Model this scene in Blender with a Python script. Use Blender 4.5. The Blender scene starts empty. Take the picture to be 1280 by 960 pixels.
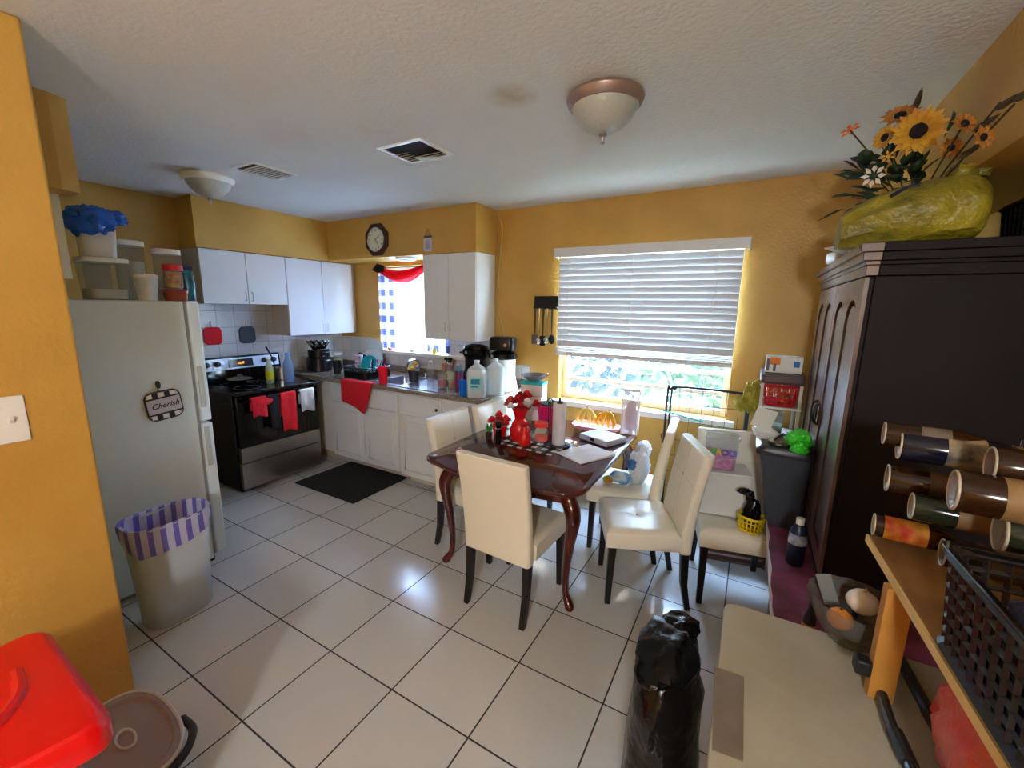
import bpy, math, random
from mathutils import Vector, Matrix, noise
random.seed(7)
S = bpy.context.scene
COL = S.collection
PI = math.pi

# ------------------------------------------------------------------ camera
F_PX, YAW, PITCH, ROLL, CAMZ = 523.93, 0.520077, 0.180806, 0.015417, 1.58
cy_, sy_, cp_, sp_ = math.cos(YAW), math.sin(YAW), math.cos(PITCH), math.sin(PITCH)
FWD = Vector((-sy_ * cp_, cy_ * cp_, -sp_)); RGT = Vector((cy_, sy_, 0)); UPV = RGT.cross(FWD)
cr_, sr_ = math.cos(ROLL), math.sin(ROLL)
R1 = RGT * cr_ + UPV * sr_; U1 = -RGT * sr_ + UPV * cr_
CAM = Vector((0, 0, CAMZ))
cam = bpy.data.cameras.new('camera'); cam.sensor_width = 36; cam.lens = 36 * F_PX / 1280; cam.clip_start = .02
co = bpy.data.objects.new('camera', cam); COL.objects.link(co)
m = Matrix((R1, U1, -FWD)).transposed().to_4x4(); m.translation = CAM
co.matrix_world = m
S.camera = co

def P(px, py, ax, v):
    """survey helper: where the sight line through a photo pixel meets the plane x/y/z = v"""
    d = R1 * ((px - 640) / F_PX) + U1 * ((480 - py) / F_PX) + FWD
    return CAM + d * ((v - CAM[ax]) / d[ax])

# ------------------------------------------------------------------ materials
def lin(c):
    return tuple((x / 255 / 12.92) if x / 255 <= .04045 else ((x / 255 + .055) / 1.055) ** 2.4 for x in c)
MATS = {}
def mat(name, rgb, rough=.5, metal=0, trans=0, alpha=1, bump=0, bscale=40, var=0, vscale=3, rgb2=None, coat=0, emit=0, sheen=0, spec=.5, ior=1.45, sss=0, bdist=.01):
    if name in MATS: return MATS[name]
    M = bpy.data.materials.new(name); M.use_nodes = True; MATS[name] = M
    nt = M.node_tree; N = nt.nodes; L = nt.links; b = N['Principled BSDF']
    c = lin(rgb) + (1,)
    b.inputs['Base Color'].default_value = c; b.inputs['Roughness'].default_value = rough
    b.inputs['Metallic'].default_value = metal; b.inputs['Transmission Weight'].default_value = trans
    b.inputs['Alpha'].default_value = alpha; b.inputs['Coat Weight'].default_value = coat
    b.inputs['IOR'].default_value = ior; b.inputs['Specular IOR Level'].default_value = spec
    if sss: b.inputs['Subsurface Weight'].default_value = sss
    if emit: b.inputs['Emission Color'].default_value = c; b.inputs['Emission Strength'].default_value = emit
    tc = N.new('ShaderNodeTexCoord')
    if var or rgb2:
        n = N.new('ShaderNodeTexNoise'); n.inputs['Scale'].default_value = vscale; n.inputs['Detail'].default_value = 6
        L.new(tc.outputs['Object'], n.inputs['Vector'])
        r = N.new('ShaderNodeValToRGB'); r.color_ramp.elements[0].position = .35; r.color_ramp.elements[1].position = .65
        c2 = lin(rgb2) + (1,) if rgb2 else tuple(x * (1 - var) for x in c[:3]) + (1,)
        r.color_ramp.elements[0].color = c2; r.color_ramp.elements[1].color = c
        L.new(n.outputs['Fac'], r.inputs['Fac']); L.new(r.outputs['Color'], b.inputs['Base Color'])
    if bump:
        n = N.new('ShaderNodeTexNoise'); n.inputs['Scale'].default_value = bscale; n.inputs['Detail'].default_value = 4
        L.new(tc.outputs['Object'], n.inputs['Vector'])
        bp = N.new('ShaderNodeBump'); bp.inputs['Strength'].default_value = bump; bp.inputs['Distance'].default_value = bdist
        L.new(n.outputs['Fac'], bp.inputs['Height']); L.new(bp.outputs['Normal'], b.inputs['Normal'])
    return M

def nodes(M):
    return M.node_tree.nodes, M.node_tree.links, M.node_tree.nodes['Principled BSDF']

def math_node(N, L, op, a, b=None, c=None):
    n = N.new('ShaderNodeMath'); n.operation = op
    for i, v in enumerate((a, b, c)):
        if v is None: continue
        if isinstance(v, (int, float)): n.inputs[i].default_value = v
        else: L.new(v, n.inputs[i])
    return n.outputs[0]

def mixc(N, L, fac, a, b):
    n = N.new('ShaderNodeMix'); n.data_type = 'RGBA'
    for s, v in ((n.inputs[0], fac), (n.inputs[6], a), (n.inputs[7], b)):
        if isinstance(v, (int, float)): s.default_value = v
        elif isinstance(v, tuple): s.default_value = v if len(v) == 4 else v + (1,)
        else: L.new(v, s)
    return n.outputs[2]

def square_wave(N, L, coord, period, duty=.5, phase=0):
    a = math_node(N, L, 'ADD', coord, phase)
    a = math_node(N, L, 'DIVIDE', a, period)
    a = math_node(N, L, 'FRACT', a)
    return math_node(N, L, 'LESS_THAN', a, duty)

def plaid(name, light, mid, dark, period, ax=(0, 2), rough=.8, trans=0):
    M = mat(name, light, rough); N, L, b = nodes(M)
    tc = N.new('ShaderNodeTexCoord'); sp = N.new('ShaderNodeSeparateXYZ'); L.new(tc.outputs['Object'], sp.inputs[0])
    u = square_wave(N, L, sp.outputs[ax[0]], period); v = square_wave(N, L, sp.outputs[ax[1]], period)
    s = math_node(N, L, 'MULTIPLY', math_node(N, L, 'ADD', u, v), .5)
    r = N.new('ShaderNodeValToRGB'); r.color_ramp.interpolation = 'CONSTANT'
    r.color_ramp.elements[0].color = lin(light) + (1,); r.color_ramp.elements[1].position = .9; r.color_ramp.elements[1].color = lin(dark) + (1,)
    e = r.color_ramp.elements.new(.3); e.color = lin(mid) + (1,)
    L.new(s, r.inputs['Fac']); L.new(r.outputs['Color'], b.inputs['Base Color'])
    if trans:
        t = N.new('ShaderNodeBsdfTranslucent'); L.new(r.outputs['Color'], t.inputs['Color'])
        mx = N.new('ShaderNodeMixShader'); mx.inputs[0].default_value = trans
        L.new(b.outputs[0], mx.inputs[1]); L.new(t.outputs[0], mx.inputs[2]); L.new(mx.outputs[0], N['Material Output'].inputs['Surface'])
    return M

def translucent(name, rgb, amt=.5, rough=.7, alpha=1):
    M = mat(name, rgb, rough, alpha=alpha); N, L, b = nodes(M)
    t = N.new('ShaderNodeBsdfTranslucent'); t.inputs['Color'].default_value = lin(rgb) + (1,)
    mx = N.new('ShaderNodeMixShader'); mx.inputs[0].default_value = amt
    L.new(b.outputs[0], mx.inputs[1]); L.new(t.outputs[0], mx.inputs[2]); L.new(mx.outputs[0], N['Material Output'].inputs['Surface'])
    return M

def clear(name, rgb=(240, 245, 248), opac=.25, rough=.08):
    """thin clear plastic or glass: mostly see-through with a glossy film"""
    M = mat(name, rgb, rough); N, L, b = nodes(M)
    t = N.new('ShaderNodeBsdfTransparent'); t.inputs['Color'].default_value = tuple(.5 + .5 * x for x in lin(rgb)) + (1,)
    mx = N.new('ShaderNodeMixShader'); mx.inputs[0].default_value = opac
    L.new(t.outputs[0], mx.inputs[1]); L.new(b.outputs[0], mx.inputs[2]); L.new(mx.outputs[0], N['Material Output'].inputs['Surface'])
    return M

WALL = mat('mustard_paint', (202, 158, 76), .45, bump=.35, bscale=60, rgb2=(186, 141, 60), vscale=1.6, bdist=.006)
CEIL = mat('ceiling_plaster', (214, 214, 206), .9)
if True:
    N, L, b = nodes(CEIL); tc = N.new('ShaderNodeTexCoord')
    n = N.new('ShaderNodeTexNoise'); n.inputs['Scale'].default_value = 1.3; n.inputs['Detail'].default_value = 5; L.new(tc.outputs['Object'], n.inputs['Vector'])
    c = mixc(N, L, n.outputs['Fac'], lin((214, 214, 208)), lin((230, 232, 229)))
    for cx, cy, rr, amt in ((-.95, 1.62, .12, .8), (-2.1, 1.5, .3, .16), (-1.7, 1.62, .3, .14)):
        vm = N.new('ShaderNodeVectorMath'); vm.operation = 'DISTANCE'; L.new(tc.outputs['Object'], vm.inputs[0]); vm.inputs[1].default_value = (cx, cy, 2.42)
        n2 = N.new('ShaderNodeTexNoise'); n2.inputs['Scale'].default_value = 14; L.new(tc.outputs['Object'], n2.inputs['Vector'])
        d = math_node(N, L, 'SUBTRACT', 1, math_node(N, L, 'DIVIDE', vm.outputs['Value'], rr))
        d = math_node(N, L, 'MAXIMUM', d, 0)
        d = math_node(N, L, 'MULTIPLY', math_node(N, L, 'MULTIPLY', d, n2.outputs['Fac']), amt * 2)
        c = mixc(N, L, d, c, lin((176, 160, 122)))
    L.new(c, b.inputs['Base Color'])
    n3 = N.new('ShaderNodeTexNoise'); n3.inputs['Scale'].default_value = 55; n3.inputs['Detail'].default_value = 5; L.new(tc.outputs['Object'], n3.inputs['Vector'])
    bp = N.new('ShaderNodeBump'); bp.inputs['Strength'].default_value = .5; bp.inputs['Distance'].default_value = .007
    L.new(n3.outputs['Fac'], bp.inputs['Height']); L.new(bp.outputs['Normal'], b.inputs['Normal'])

def tile_material(name, c1, c2, grout, size, off, mortar, rough, ax=None, bump=.3):
    M = mat(name, c1, rough); N, L, b = nodes(M)
    tc = N.new('ShaderNodeTexCoord'); sp = N.new('ShaderNodeSeparateXYZ'); L.new(tc.outputs['Object'], sp.inputs[0])
    ax = ax or (0, 1)
    cb = N.new('ShaderNodeCombineXYZ')
    L.new(math_node(N, L, 'SUBTRACT', sp.outputs[ax[0]], off[0]), cb.inputs[0]); L.new(math_node(N, L, 'SUBTRACT', sp.outputs[ax[1]], off[1]), cb.inputs[1])
    br = N.new('ShaderNodeTexBrick'); br.offset = 0; br.squash = 1
    br.inputs['Scale'].default_value = 1; br.inputs['Brick Width'].default_value = size; br.inputs['Row Height'].default_value = size
    br.inputs['Mortar Size'].default_value = mortar; br.inputs['Mortar Smooth'].default_value = .1; br.inputs['Bias'].default_value = 0
    br.inputs['Color1'].default_value = lin(c1) + (1,); br.inputs['Color2'].default_value = lin(c2) + (1,); br.inputs['Mortar'].default_value = lin(grout) + (1,)
    L.new(cb.outputs[0], br.inputs['Vector'])
    n = N.new('ShaderNodeTexNoise'); n.inputs['Scale'].default_value = 9; n.inputs['Detail'].default_value = 8; n.inputs['Distortion'].default_value = 1.2; L.new(tc.outputs['Object'], n.inputs['Vector'])
    L.new(br.outputs['Color'], b.inputs['Base Color'])
    h = math_node(N, L, 'SUBTRACT', math_node(N, L, 'MULTIPLY', n.outputs['Fac'], bump), br.outputs['Fac'])
    bp = N.new('ShaderNodeBump'); bp.inputs['Strength'].default_value = .5; bp.inputs['Distance'].default_value = .004
    L.new(h, bp.inputs['Height']); L.new(bp.outputs['Normal'], b.inputs['Normal'])
    r = math_node(N, L, 'ADD', math_node(N, L, 'MULTIPLY', br.outputs['Fac'], .5), rough)
    L.new(r, b.inputs['Roughness'])
    return M
FLOOR = tile_material('floor_tile', (204, 202, 198), (192, 188, 182), (50, 45, 42), .391, (-.379 - .391 * 20, 1.056 - .391 * 20), .0035, .15, bump=.7)
SPLASH_L = tile_material('white_wall_tile', (226, 228, 230), (216, 218, 222), (168, 166, 162), .152, (-5, -.01), .0022, .2, (1, 2), bump=.05)
SPLASH_B = tile_material('white_back_tile', (226, 226, 226), (216, 216, 216), (172, 168, 162), .152, (-5, -.01), .0022, .2, (0, 2), bump=.05)
CAB = mat('white_laminate', (232, 234, 234), .35, var=.04, vscale=2)
CABSIDE = mat('grey_laminate_side', (192, 182, 170), .5, var=.08)
CABEDGE = mat('white_paint', (232, 230, 220), .4)
GRANITE = mat('granite_laminate', (176, 160, 140), .22, rgb2=(84, 70, 58), vscale=90)
STEEL = mat('stainless', (176, 172, 168), .3, 1, bump=.04, bscale=200)
CHROME = mat('chrome', (215, 215, 215), .12, 1)
BLACKG = mat('black_gloss', (12, 12, 13), .08)
BLACKM = mat('black_matte', (18, 18, 19), .5)
BLACKP = mat('black_plastic', (22, 22, 24), .3)
WHITEP = mat('white_plastic', (232, 232, 228), .35)
WHITEF = mat('white_fridge', (214, 226, 232), .4, bump=.05, bscale=300)
CREAM = mat('cream_leatherette', (236, 230, 212), .38, bump=.08, bscale=220, bdist=.002)
CREAMSEAM = mat('seam_thread', (200, 186, 158), .7)
DARKLEG = mat('dark_espresso_wood', (24, 17, 15), .35)
CHERRY = mat('cherry_wood', (84, 24, 16), .13, rgb2=(58, 14, 11), vscale=6, coat=.4)
ARM = mat('dark_mahogany', (20, 8, 7), .6, rgb2=(12, 5, 5), spec=.25, vscale=5)
ARMF = mat('glare_mahogany', (96, 72, 64), .34, rgb2=(70, 50, 44), vscale=7, coat=.3)  # same dark wood, lightened to paint in window glare on the wardrobe front
RED = mat('red_fabric', (206, 18, 32), .85, bump=.3, bscale=200)
REDP = mat('red_plastic', (214, 10, 14), .28)
PLY = mat('plywood', (160, 116, 64), .6, rgb2=(136, 96, 50), vscale=12)
PINE = mat('pine_batten', (186, 132, 56), .5, rgb2=(168, 114, 46), vscale=10)
CLEARP = clear('clear_plastic', (225, 230, 232), .13)
CLEARG = clear('clear_glass', (235, 240, 240), .16, .03)
FROST = clear('frosted_plastic', (236, 240, 240), .09, .3)
LAMPG = mat('ribbed_lamp_glass', (178, 180, 172), .3, trans=.0, bump=.3, bscale=60)
BRASS = mat('bronze_metal', (166, 146, 140), .35, .6)
BAGBLK = mat('black_bag_film', (6, 7, 9), .2, spec=.35, bump=.5, bscale=14, bdist=.02)

# ------------------------------------------------------------------ mesh builder
class G:
    def __init__(s): s.v = []; s.f = []
    def add(s, vs, fs):
        b = len(s.v); s.v += [Vector(v) for v in vs]; s.f += [tuple(b + i for i in f) for f in fs]; return s
    def box(s, x0, x1, y0, y1, z0, z1):
        v = [(x, y, z) for z in (z0, z1) for y in (y0, y1) for x in (x0, x1)]
        return s.add(v, [(0, 2, 3, 1), (4, 5, 7, 6), (0, 1, 5, 4), (2, 6, 7, 3), (0, 4, 6, 2), (1, 3, 7, 5)])
    def cbox(s, c, d):
        return s.box(c[0] - d[0] / 2, c[0] + d[0] / 2, c[1] - d[1] / 2, c[1] + d[1] / 2, c[2] - d[2] / 2, c[2] + d[2] / 2)
    def prism(s, poly, a0, a1, ax=2):
        n = len(poly)
        def mk(p, a):
            return (p[0], p[1], a) if ax == 2 else ((p[0], a, p[1]) if ax == 1 else (a, p[0], p[1]))
        vs = [mk(p, a0) for p in poly] + [mk(p, a1) for p in poly]
        fs = [tuple(range(n))[::-1], tuple(range(n, 2 * n))] + [(i, (i + 1) % n, n + (i + 1) % n, n + i) for i in range(n)]
        return s.add(vs, fs)
    def rings(s, rs, cap0=True, cap1=True, loop=False):
        n = len(rs[0]); vs = [v for r in rs for v in r]; fs = []
        k = len(rs)
        for i in range(k if loop else k - 1):
            j = (i + 1) % k
            for q in range(n):
                fs.append((i * n + q, i * n + (q + 1) % n, j * n + (q + 1) % n, j * n + q))
        if cap0 and not loop: fs.append(tuple(range(n))[::-1])
        if cap1 and not loop: fs.append(tuple(range((k - 1) * n, k * n)))
        return s.add(vs, fs)
    def lathe(s, prof, c=(0, 0, 0), seg=20, sx=1, sy=1, cap0=True, cap1=True, power=2):
        rs = []
        for r, z in prof:
            ring = []
            for q in range(seg):
                a = 2 * PI * q / seg; ca, sa = math.cos(a), math.sin(a)
                if power != 2:
                    ca = math.copysign(abs(ca) ** (2 / power), ca); sa = math.copysign(abs(sa) ** (2 / power), sa)
                ring.append(Vector((c[0] + r * sx * ca, c[1] + r * sy * sa, c[2] + z)))
            rs.append(ring)
        return s.rings(rs, cap0, cap1)
    def cyl(s, c, r, h, seg=16, r2=None): return s.lathe([(r, 0), (r if r2 is None else r2, h)], c, seg)
    def tube(s, pts, r, seg=8, closed=False, sq=False):
        pts = [Vector(p) for p in pts]; n = len(pts)
        rr = r if isinstance(r, (list, tuple)) else [r] * n
        rs = []; up = None
        for i, p in enumerate(pts):
            if closed: t = pts[(i + 1) % n] - pts[i - 1]
            else: t = pts[min(i + 1, n - 1)] - pts[max(i - 1, 0)]
            t = t.normalized() if t.length > 1e-9 else Vector((0, 0, 1))
            if up is None:
                up = Vector((0, 0, 1)) if abs(t.z) < .9 else Vector((0, 1, 0))
            a = (up - t * up.dot(t)).normalized(); up = a; b = t.cross(a)
            rs.append([p + (a * math.cos(2 * PI * (q + .5 * sq) / seg) + b * math.sin(2 * PI * (q + .5 * sq) / seg)) * rr[i] for q in range(seg)])
        return s.rings(rs, loop=closed)
    def grid(s, fn, nu, nv):
        vs = [fn(i / nu, j / nv) for i in range(nu + 1) for j in range(nv + 1)]
        fs = [(i * (nv + 1) + j, (i + 1) * (nv + 1) + j, (i + 1) * (nv + 1) + j + 1, i * (nv + 1) + j + 1) for i in range(nu) for j in range(nv)]
        return s.add(vs, fs)
    def blob(s, c, r, amp=.15, freq=3, seed=0, nu=24, nv=14, flat=None, power=1):
        rs = []
        for j in range(1, nv):
            ph = PI * j / nv; ring = []
            for i in range(nu):
                a = 2 * PI * i / nu
                d = Vector((math.sin(ph) * math.cos(a), math.sin(ph) * math.sin(a), -math.cos(ph)))
                k = 1 + amp * noise.noise(d * freq + Vector((seed, seed * 1.7, 0))) + amp * .5 * noise.noise(d * freq * 2.3 + Vector((0, seed, 5)))
                if power != 1:
                    d = Vector([math.copysign(abs(q) ** power, q) for q in d])
                p = Vector((c[0] + r[0] * d.x * k, c[1] + r[1] * d.y * k, c[2] + r[2] * d.z * k))
                if flat is not None and p.z < flat: p.z = flat
                ring.append(p)
            rs.append(ring)
        b = len(s.v); s.rings(rs, False, False)
        lo = sum(rs[0], Vector()) / nu; hi = sum(rs[-1], Vector()) / nu
        k = len(s.v); s.v += [lo, hi]; off = (nv - 2) * nu
        for i in range(nu):
            s.f.append((k, b + (i + 1) % nu, b + i)); s.f.append((k + 1, b + off + i, b + off + (i + 1) % nu))
        return s
    def xf(s, M, start=0):
        for i in range(start, len(s.v)): s.v[i] = M @ s.v[i]
        return s

def obj(name, g, m, parent=None, bev=0, smooth=35, loc=None, solid=0, sub=0, rot=None, seg=2):
    me = bpy.data.meshes.new(name); me.from_pydata([tuple(v) for v in g.v], [], g.f); me.update()
    import bmesh
    bm = bmesh.new(); bm.from_mesh(me); bmesh.ops.recalc_face_normals(bm, faces=bm.faces); bm.to_mesh(me); bm.free()
    o = bpy.data.objects.new(name, me); COL.objects.link(o)
    me.materials.append(m)
    if smooth:
        for p in me.polygons: p.use_smooth = True
        me.set_sharp_from_angle(angle=math.radians(smooth))
    if solid:
        q = o.modifiers.new('solid', 'SOLIDIFY'); q.thickness = solid; q.offset = 0
    if bev:
        q = o.modifiers.new('bevel', 'BEVEL'); q.width = bev; q.segments = seg; q.limit_method = 'ANGLE'; q.angle_limit = math.radians(40)
    if sub:
        q = o.modifiers.new('sub', 'SUBSURF'); q.levels = sub; q.render_levels = sub
    if parent: o.parent = parent
    if loc is not None: o.location = loc
    if rot is not None: o.rotation_euler = rot
    return o
def tag(o, label, cat, group=None, kind=None):
    if label: o['label'] = label
    if cat: o['category'] = cat
    if group: o['group'] = group
    if kind: o['kind'] = kind
    return o
def thing(name, label, cat, loc=(0, 0, 0), rz=0, group=None, rot=None):
    o = bpy.data.objects.new(name, None); COL.objects.link(o); o.empty_display_size = .05
    o.location = loc; o.rotation_euler = rot or (0, 0, rz); return tag(o, label, cat, group)
def struct(name, g, m, label=None, parent=None, **k):
    o = obj(name, g, m, parent, **k)
    if not parent: o['kind'] = 'structure'; o['label'] = label or name.replace('_', ' ')
    return o
def kids(o): return [c for c in bpy.data.objects if c.parent == o]
def dup(root, loc, rz=0, label=None, group=None, rot=None, scale=None):
    r = root.copy(); COL.objects.link(r); r.location = loc; r.rotation_euler = rot or (0, 0, rz)
    if scale: r.scale = scale
    if label: r['label'] = label
    if group: r['group'] = group
    for ch in kids(root):
        c = ch.copy(); COL.objects.link(c); c.parent = r
        for g_ in kids(ch):
            d = g_.copy(); COL.objects.link(d); d.parent = c
    return r
def text(name, s, size, m, parent, loc, rot, ext=.0006, shear=0, off=0):
    c = bpy.data.curves.new(name, 'FONT'); c.body = s; c.size = size; c.extrude = ext; c.align_x = 'CENTER'; c.align_y = 'CENTER'; c.shear = shear; c.offset = off
    c.materials.append(m)
    tmp = bpy.data.objects.new('tmp', c); COL.objects.link(tmp); bpy.context.view_layer.update()
    me = bpy.data.meshes.new_from_object(tmp.evaluated_get(bpy.context.evaluated_depsgraph_get())); bpy.data.objects.remove(tmp); bpy.data.curves.remove(c)
    me.name = name
    if not me.materials: me.materials.append(m)
    o = bpy.data.objects.new(name, me); COL.objects.link(o); o.parent = parent; o.location = loc; o.rotation_euler = rot
    return o
def rrect(w, h, r, n=5, cx=0, cy=0):
    pts = []
    for sx, sy, a0 in ((1, 1, 0), (-1, 1, 90), (-1, -1, 180), (1, -1, 270)):
        for k in range(n + 1):
            a = math.radians(a0 + 90 * k / n)
            pts.append((cx + sx * (w / 2 - r) + r * math.cos(a), cy + sy * (h / 2 - r) + r * math.sin(a)))
    return pts
def smooth_path(pts, k=6):
    pts = [Vector(p) for p in pts]; out = []
    for i in range(len(pts) - 1):
        p0, p1, p2, p3 = pts[max(i - 1, 0)], pts[i], pts[i + 1], pts[min(i + 2, len(pts) - 1)]
        for q in range(k):
            t = q / k
            out.append(.5 * ((2 * p1) + (-p0 + p2) * t + (2 * p0 - 5 * p1 + 4 * p2 - p3) * t * t + (-p0 + 3 * p1 - 3 * p2 + p3) * t ** 3))
    out.append(pts[-1]); return out

# ------------------------------------------------------------------ the room
XL, XR, YB, ZC = -4.25, .90, 3.33, 2.42
YR, XP = -3.0, -2.02          # rear wall, partition face
W1 = (-1.44, -.115, .80, 2.04)    # dining window
W2 = (-3.60, -2.30, 1.10, 1.985)    # kitchen window
struct('floor', G().box(XL - .2, XR + .2, YR - .2, YB + .2, -.1, 0), FLOOR, 'beige square tile floor with dark grout', smooth=0)
struct('ceiling', G().box(XL - .2, XR + .2, YR - .2, YB + .2, ZC, ZC + .1), CEIL, 'white textured ceiling with a brown stain', smooth=0)
g = G(); T = .18
g.box(XL - .2, W2[0], YB, YB + T, 0, ZC); g.box(W2[0], W2[1], YB, YB + T, 0, W2[2]); g.box(W2[0], W2[1], YB, YB + T, W2[3], ZC)
g.box(W2[1], W1[0], YB, YB + T, 0, ZC); g.box(W1[0], W1[1], YB, YB + T, 0, W1[2]); g.box(W1[0], W1[1], YB, YB + T, W1[3], ZC); g.box(W1[1], XR + .2, YB, YB + T, 0, ZC)
struct('wall_back', g, WALL, 'mustard yellow wall with the two windows', smooth=0)
struct('wall_left', G().box(XL - .2, XL, .3, YB, 0, ZC), WALL, 'mustard yellow wall behind the stove', smooth=0)
struct('wall_right', G().box(XR, XR + .2, YR, YB, 0, ZC), WALL, 'mustard yellow wall behind the wardrobe', smooth=0)
# rear wall (behind the camera)
g = G(); g.box(XP - .14, -.9, YR - .2, YR, 0, ZC); g.box(.0, XR, YR - .2, YR, 0, ZC); g.box(-.9, .0, YR - .2, YR, 0, ZC)
struct('wall_rear', g, WALL, 'mustard yellow wall behind the camera', smooth=0)
struct('wall_partition', G().box(XP - .14, XP, YR, .504, 0, ZC), WALL, 'brightly lit mustard partition wall at the left with a light switch', bev=.008)
struct('wall_alcove', G().box(XL, XP - .14, .3, .42, 0, ZC), WALL, 'mustard wall at the end of the fridge alcove', smooth=0)
struct('wall_left_soffit', G().box(XL, -3.965, 1.775, YB, 2.022, ZC), WALL, 'mustard soffit above the stove cabinets', smooth=0)
struct('wall_back_soffit', G().box(-3.965, -2.085, 3.0, YB, 2.036, ZC), WALL, 'mustard soffit with the wall clock', smooth=0)
struct('wall_right_soffit', G().box(.555, XR, .6, YB, 2.04, ZC), WALL, 'mustard soffit above the wardrobe', smooth=0)
struct('wall_alcove_header', G().prism([(-2.75, .43), (-2.61, .43), (-2.61, .69), (-2.635, .752), (-2.75, .752)], 2.045, ZC), WALL, 'dark mustard header above the fridge', smooth=0)
struct('trim_1', G().box(-2.78, -2.752, .685, .712, 1.68, 2.045), CABEDGE, 'white upright trim strip beside the fridge top')
struct('trim_2', G().box(-1.50, -.06, 3.27, YB, .755, .80), CABEDGE, 'white window sill under the dining window', bev=.004)
struct('trim_3', G().box(-3.64, -2.26, 3.26, YB, 1.065, 1.10), CABEDGE, 'white window sill above the sink', bev=.004)
struct('wall_left_tiles', G().box(XL, XL + .008, 1.35, YB, .6, 1.57), SPLASH_L, 'white square wall tiles behind the stove', smooth=0)
struct('wall_back_tiles', G().box(XL + .008, -1.72, YB - .008, YB, .86, 1.065).box(-2.66, -1.93, YB - .008, YB, 1.065, 1.30).box(XL + .008, -3.64, YB - .008, YB, 1.065, 1.22), SPLASH_B, 'white square wall tiles behind the sink', smooth=0)

def window(name, W, label, bars, cols):
    r = bpy.data.objects.new(name, None); COL.objects.link(r); r['kind'] = 'structure'; r['label'] = label
    x0, x1, z0, z1 = W; y = YB + .09
    g = G(); w = .045
    g.box(x0, x0 + w, y, y + .05, z0, z1).box(x1 - w, x1, y, y + .05, z0, z1).box(x0 + w, x1 - w, y, y + .05, z0, z0 + w).box(x0 + w, x1 - w, y, y + .05, z1 - w, z1)
    obj('window_frame', g, CABEDGE, r, bev=.003)
    g = G()
    for z in bars: g.box(x0 + w, x1 - w, y - .005, y + .045, z - .014, z + .014)
    for x in cols: g.box(x - .018, x + .018, y - .005, y + .045, z0 + w, z1 - w)
    obj('window_bar', g, CABEDGE, r)
    obj('window_pane', G().box(x0 + w, x1 - w, y + .02, y + .024, z0 + w, z1 - w), clear('window_glass', (235, 243, 245), .05, .02), r, smooth=0)
    return r
window('window_1', W1, 'dining window with white frame behind the blind', [.97, 1.12, 1.45, 1.75], [])
window('window_2', W2, 'kitchen window above the sink', [1.55], [-2.95])
# light switch on the partition
t = thing('light_switch', 'white light switch plate on the brightly lit left partition wall', 'switch', (XP, .325, 1.205))
obj('plate', G().box(.001, .007, -.035, .035, -.075, .075), WHITEP, t, bev=.003)
obj('toggle', G().prism([(.007, -.012), (.018, .002), (.018, .01), (.007, .012)], -.005, .005, 1), WHITEP, t)

# ------------------------------------------------------------------ outside
LAWN = mat('patio_and_lawn', (150, 152, 140), .9, rgb2=(112, 122, 96), vscale=4)
struct('ground', G().box(-14, 10, YB + T, 16, -.4, -.3), LAWN, 'lawn outside the windows', smooth=0)
LEAF = [translucent('leaf_pale', (62, 78, 56), .4), translucent('leaf_blue', (52, 64, 76), .4), translucent('leaf_yellow', (200, 200, 110), .4)]
def foliage(name, loc, r, h, m, n, seed, label):
    rnd = random.Random(seed); t = thing(name, label, 'tree', loc, group='trees outside the dining window')
    obj('trunk', G().tube([(0, 0, 0), (.03, 0, h * .5), (-.02, 0, h * .8)], [.09, .07, .03], 8), mat('bark', (120, 100, 80), .9), t)
    g = G()
    for i in range(n):
        a = rnd.random() * 2 * PI; q = rnd.random() ** .5 * r; z = h * .25 + rnd.random() * h * .85
        c = Vector((q * math.cos(a), q * math.sin(a), z)); s = .07 + .07 * rnd.random()
        d1 = Vector((rnd.uniform(-1, 1), rnd.uniform(-1, 1), rnd.uniform(-.8, .8))).normalized(); d2 = d1.cross(Vector((rnd.random(), rnd.random(), rnd.random()))).normalized()
        g.add([c - d1 * s, c + d2 * s * .45, c + d1 * s, c - d2 * s * .45], [(0, 1, 2, 3)])
    obj('foliage', g, m, t, smooth=0)
foliage('bush_tree', (-2.1, 5.3, -.3), .9, 2.8, LEAF[1], 1500, 1, 'dusky green tree seen through the left of the dining window')
foliage('bush_tree', (-.8, 6.9, -.3), .9, 2.6, LEAF[0], 1300, 2, 'pale green tree seen through the middle of the dining window')
foliage('bush_tree', (.25, 5.2, -.3), .75, 2.4, LEAF[0], 1200, 3, 'bright green tree seen through the right of the dining window')
t = thing('garden_fence', 'pale board fence standing beyond the windows outside', 'fence', (-2.5, 8.0, -.3))
for i in range(4): obj('fence_post', G().box(-5 + i * 3.3, -4.9 + i * 3.3, -.05, .05, 0, 1.9), mat('fence_white', (214, 220, 226), .8), t)
g = G()
for i in range(66): g.box(-5.2 + i * .155, -5.2 + i * .155 + .145, -.075, -.055, .05, 1.8)
obj('fence_board', g, MATS['fence_white'], t, smooth=0)
t = thing('neighbour_house', 'pale stucco house wall outside the kitchen window', 'house', (-6.2, 7.2, -.3))
obj('wall', G().box(-2.2, 2.2, 0, .3, 0, 3.2), mat('pale_stucco', (225, 228, 232), .9, bump=.2), t)
obj('roof', G().prism([(-2.5, 3.2), (2.5, 3.2), (0, 4.1)], -.3, .6, 1), mat('grey_shingle', (140, 140, 145), .9), t)
obj('door', G().box(.6, 1.5, -.02, -.001, .1, 2.2), mat('pale_door', (186, 200, 205), .6), t)
obj('window', G().box(-1.4, -.4, -.02, -.001, 1.1, 2.1), mat('dark_pane', (120, 135, 150), .2), t)

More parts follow.
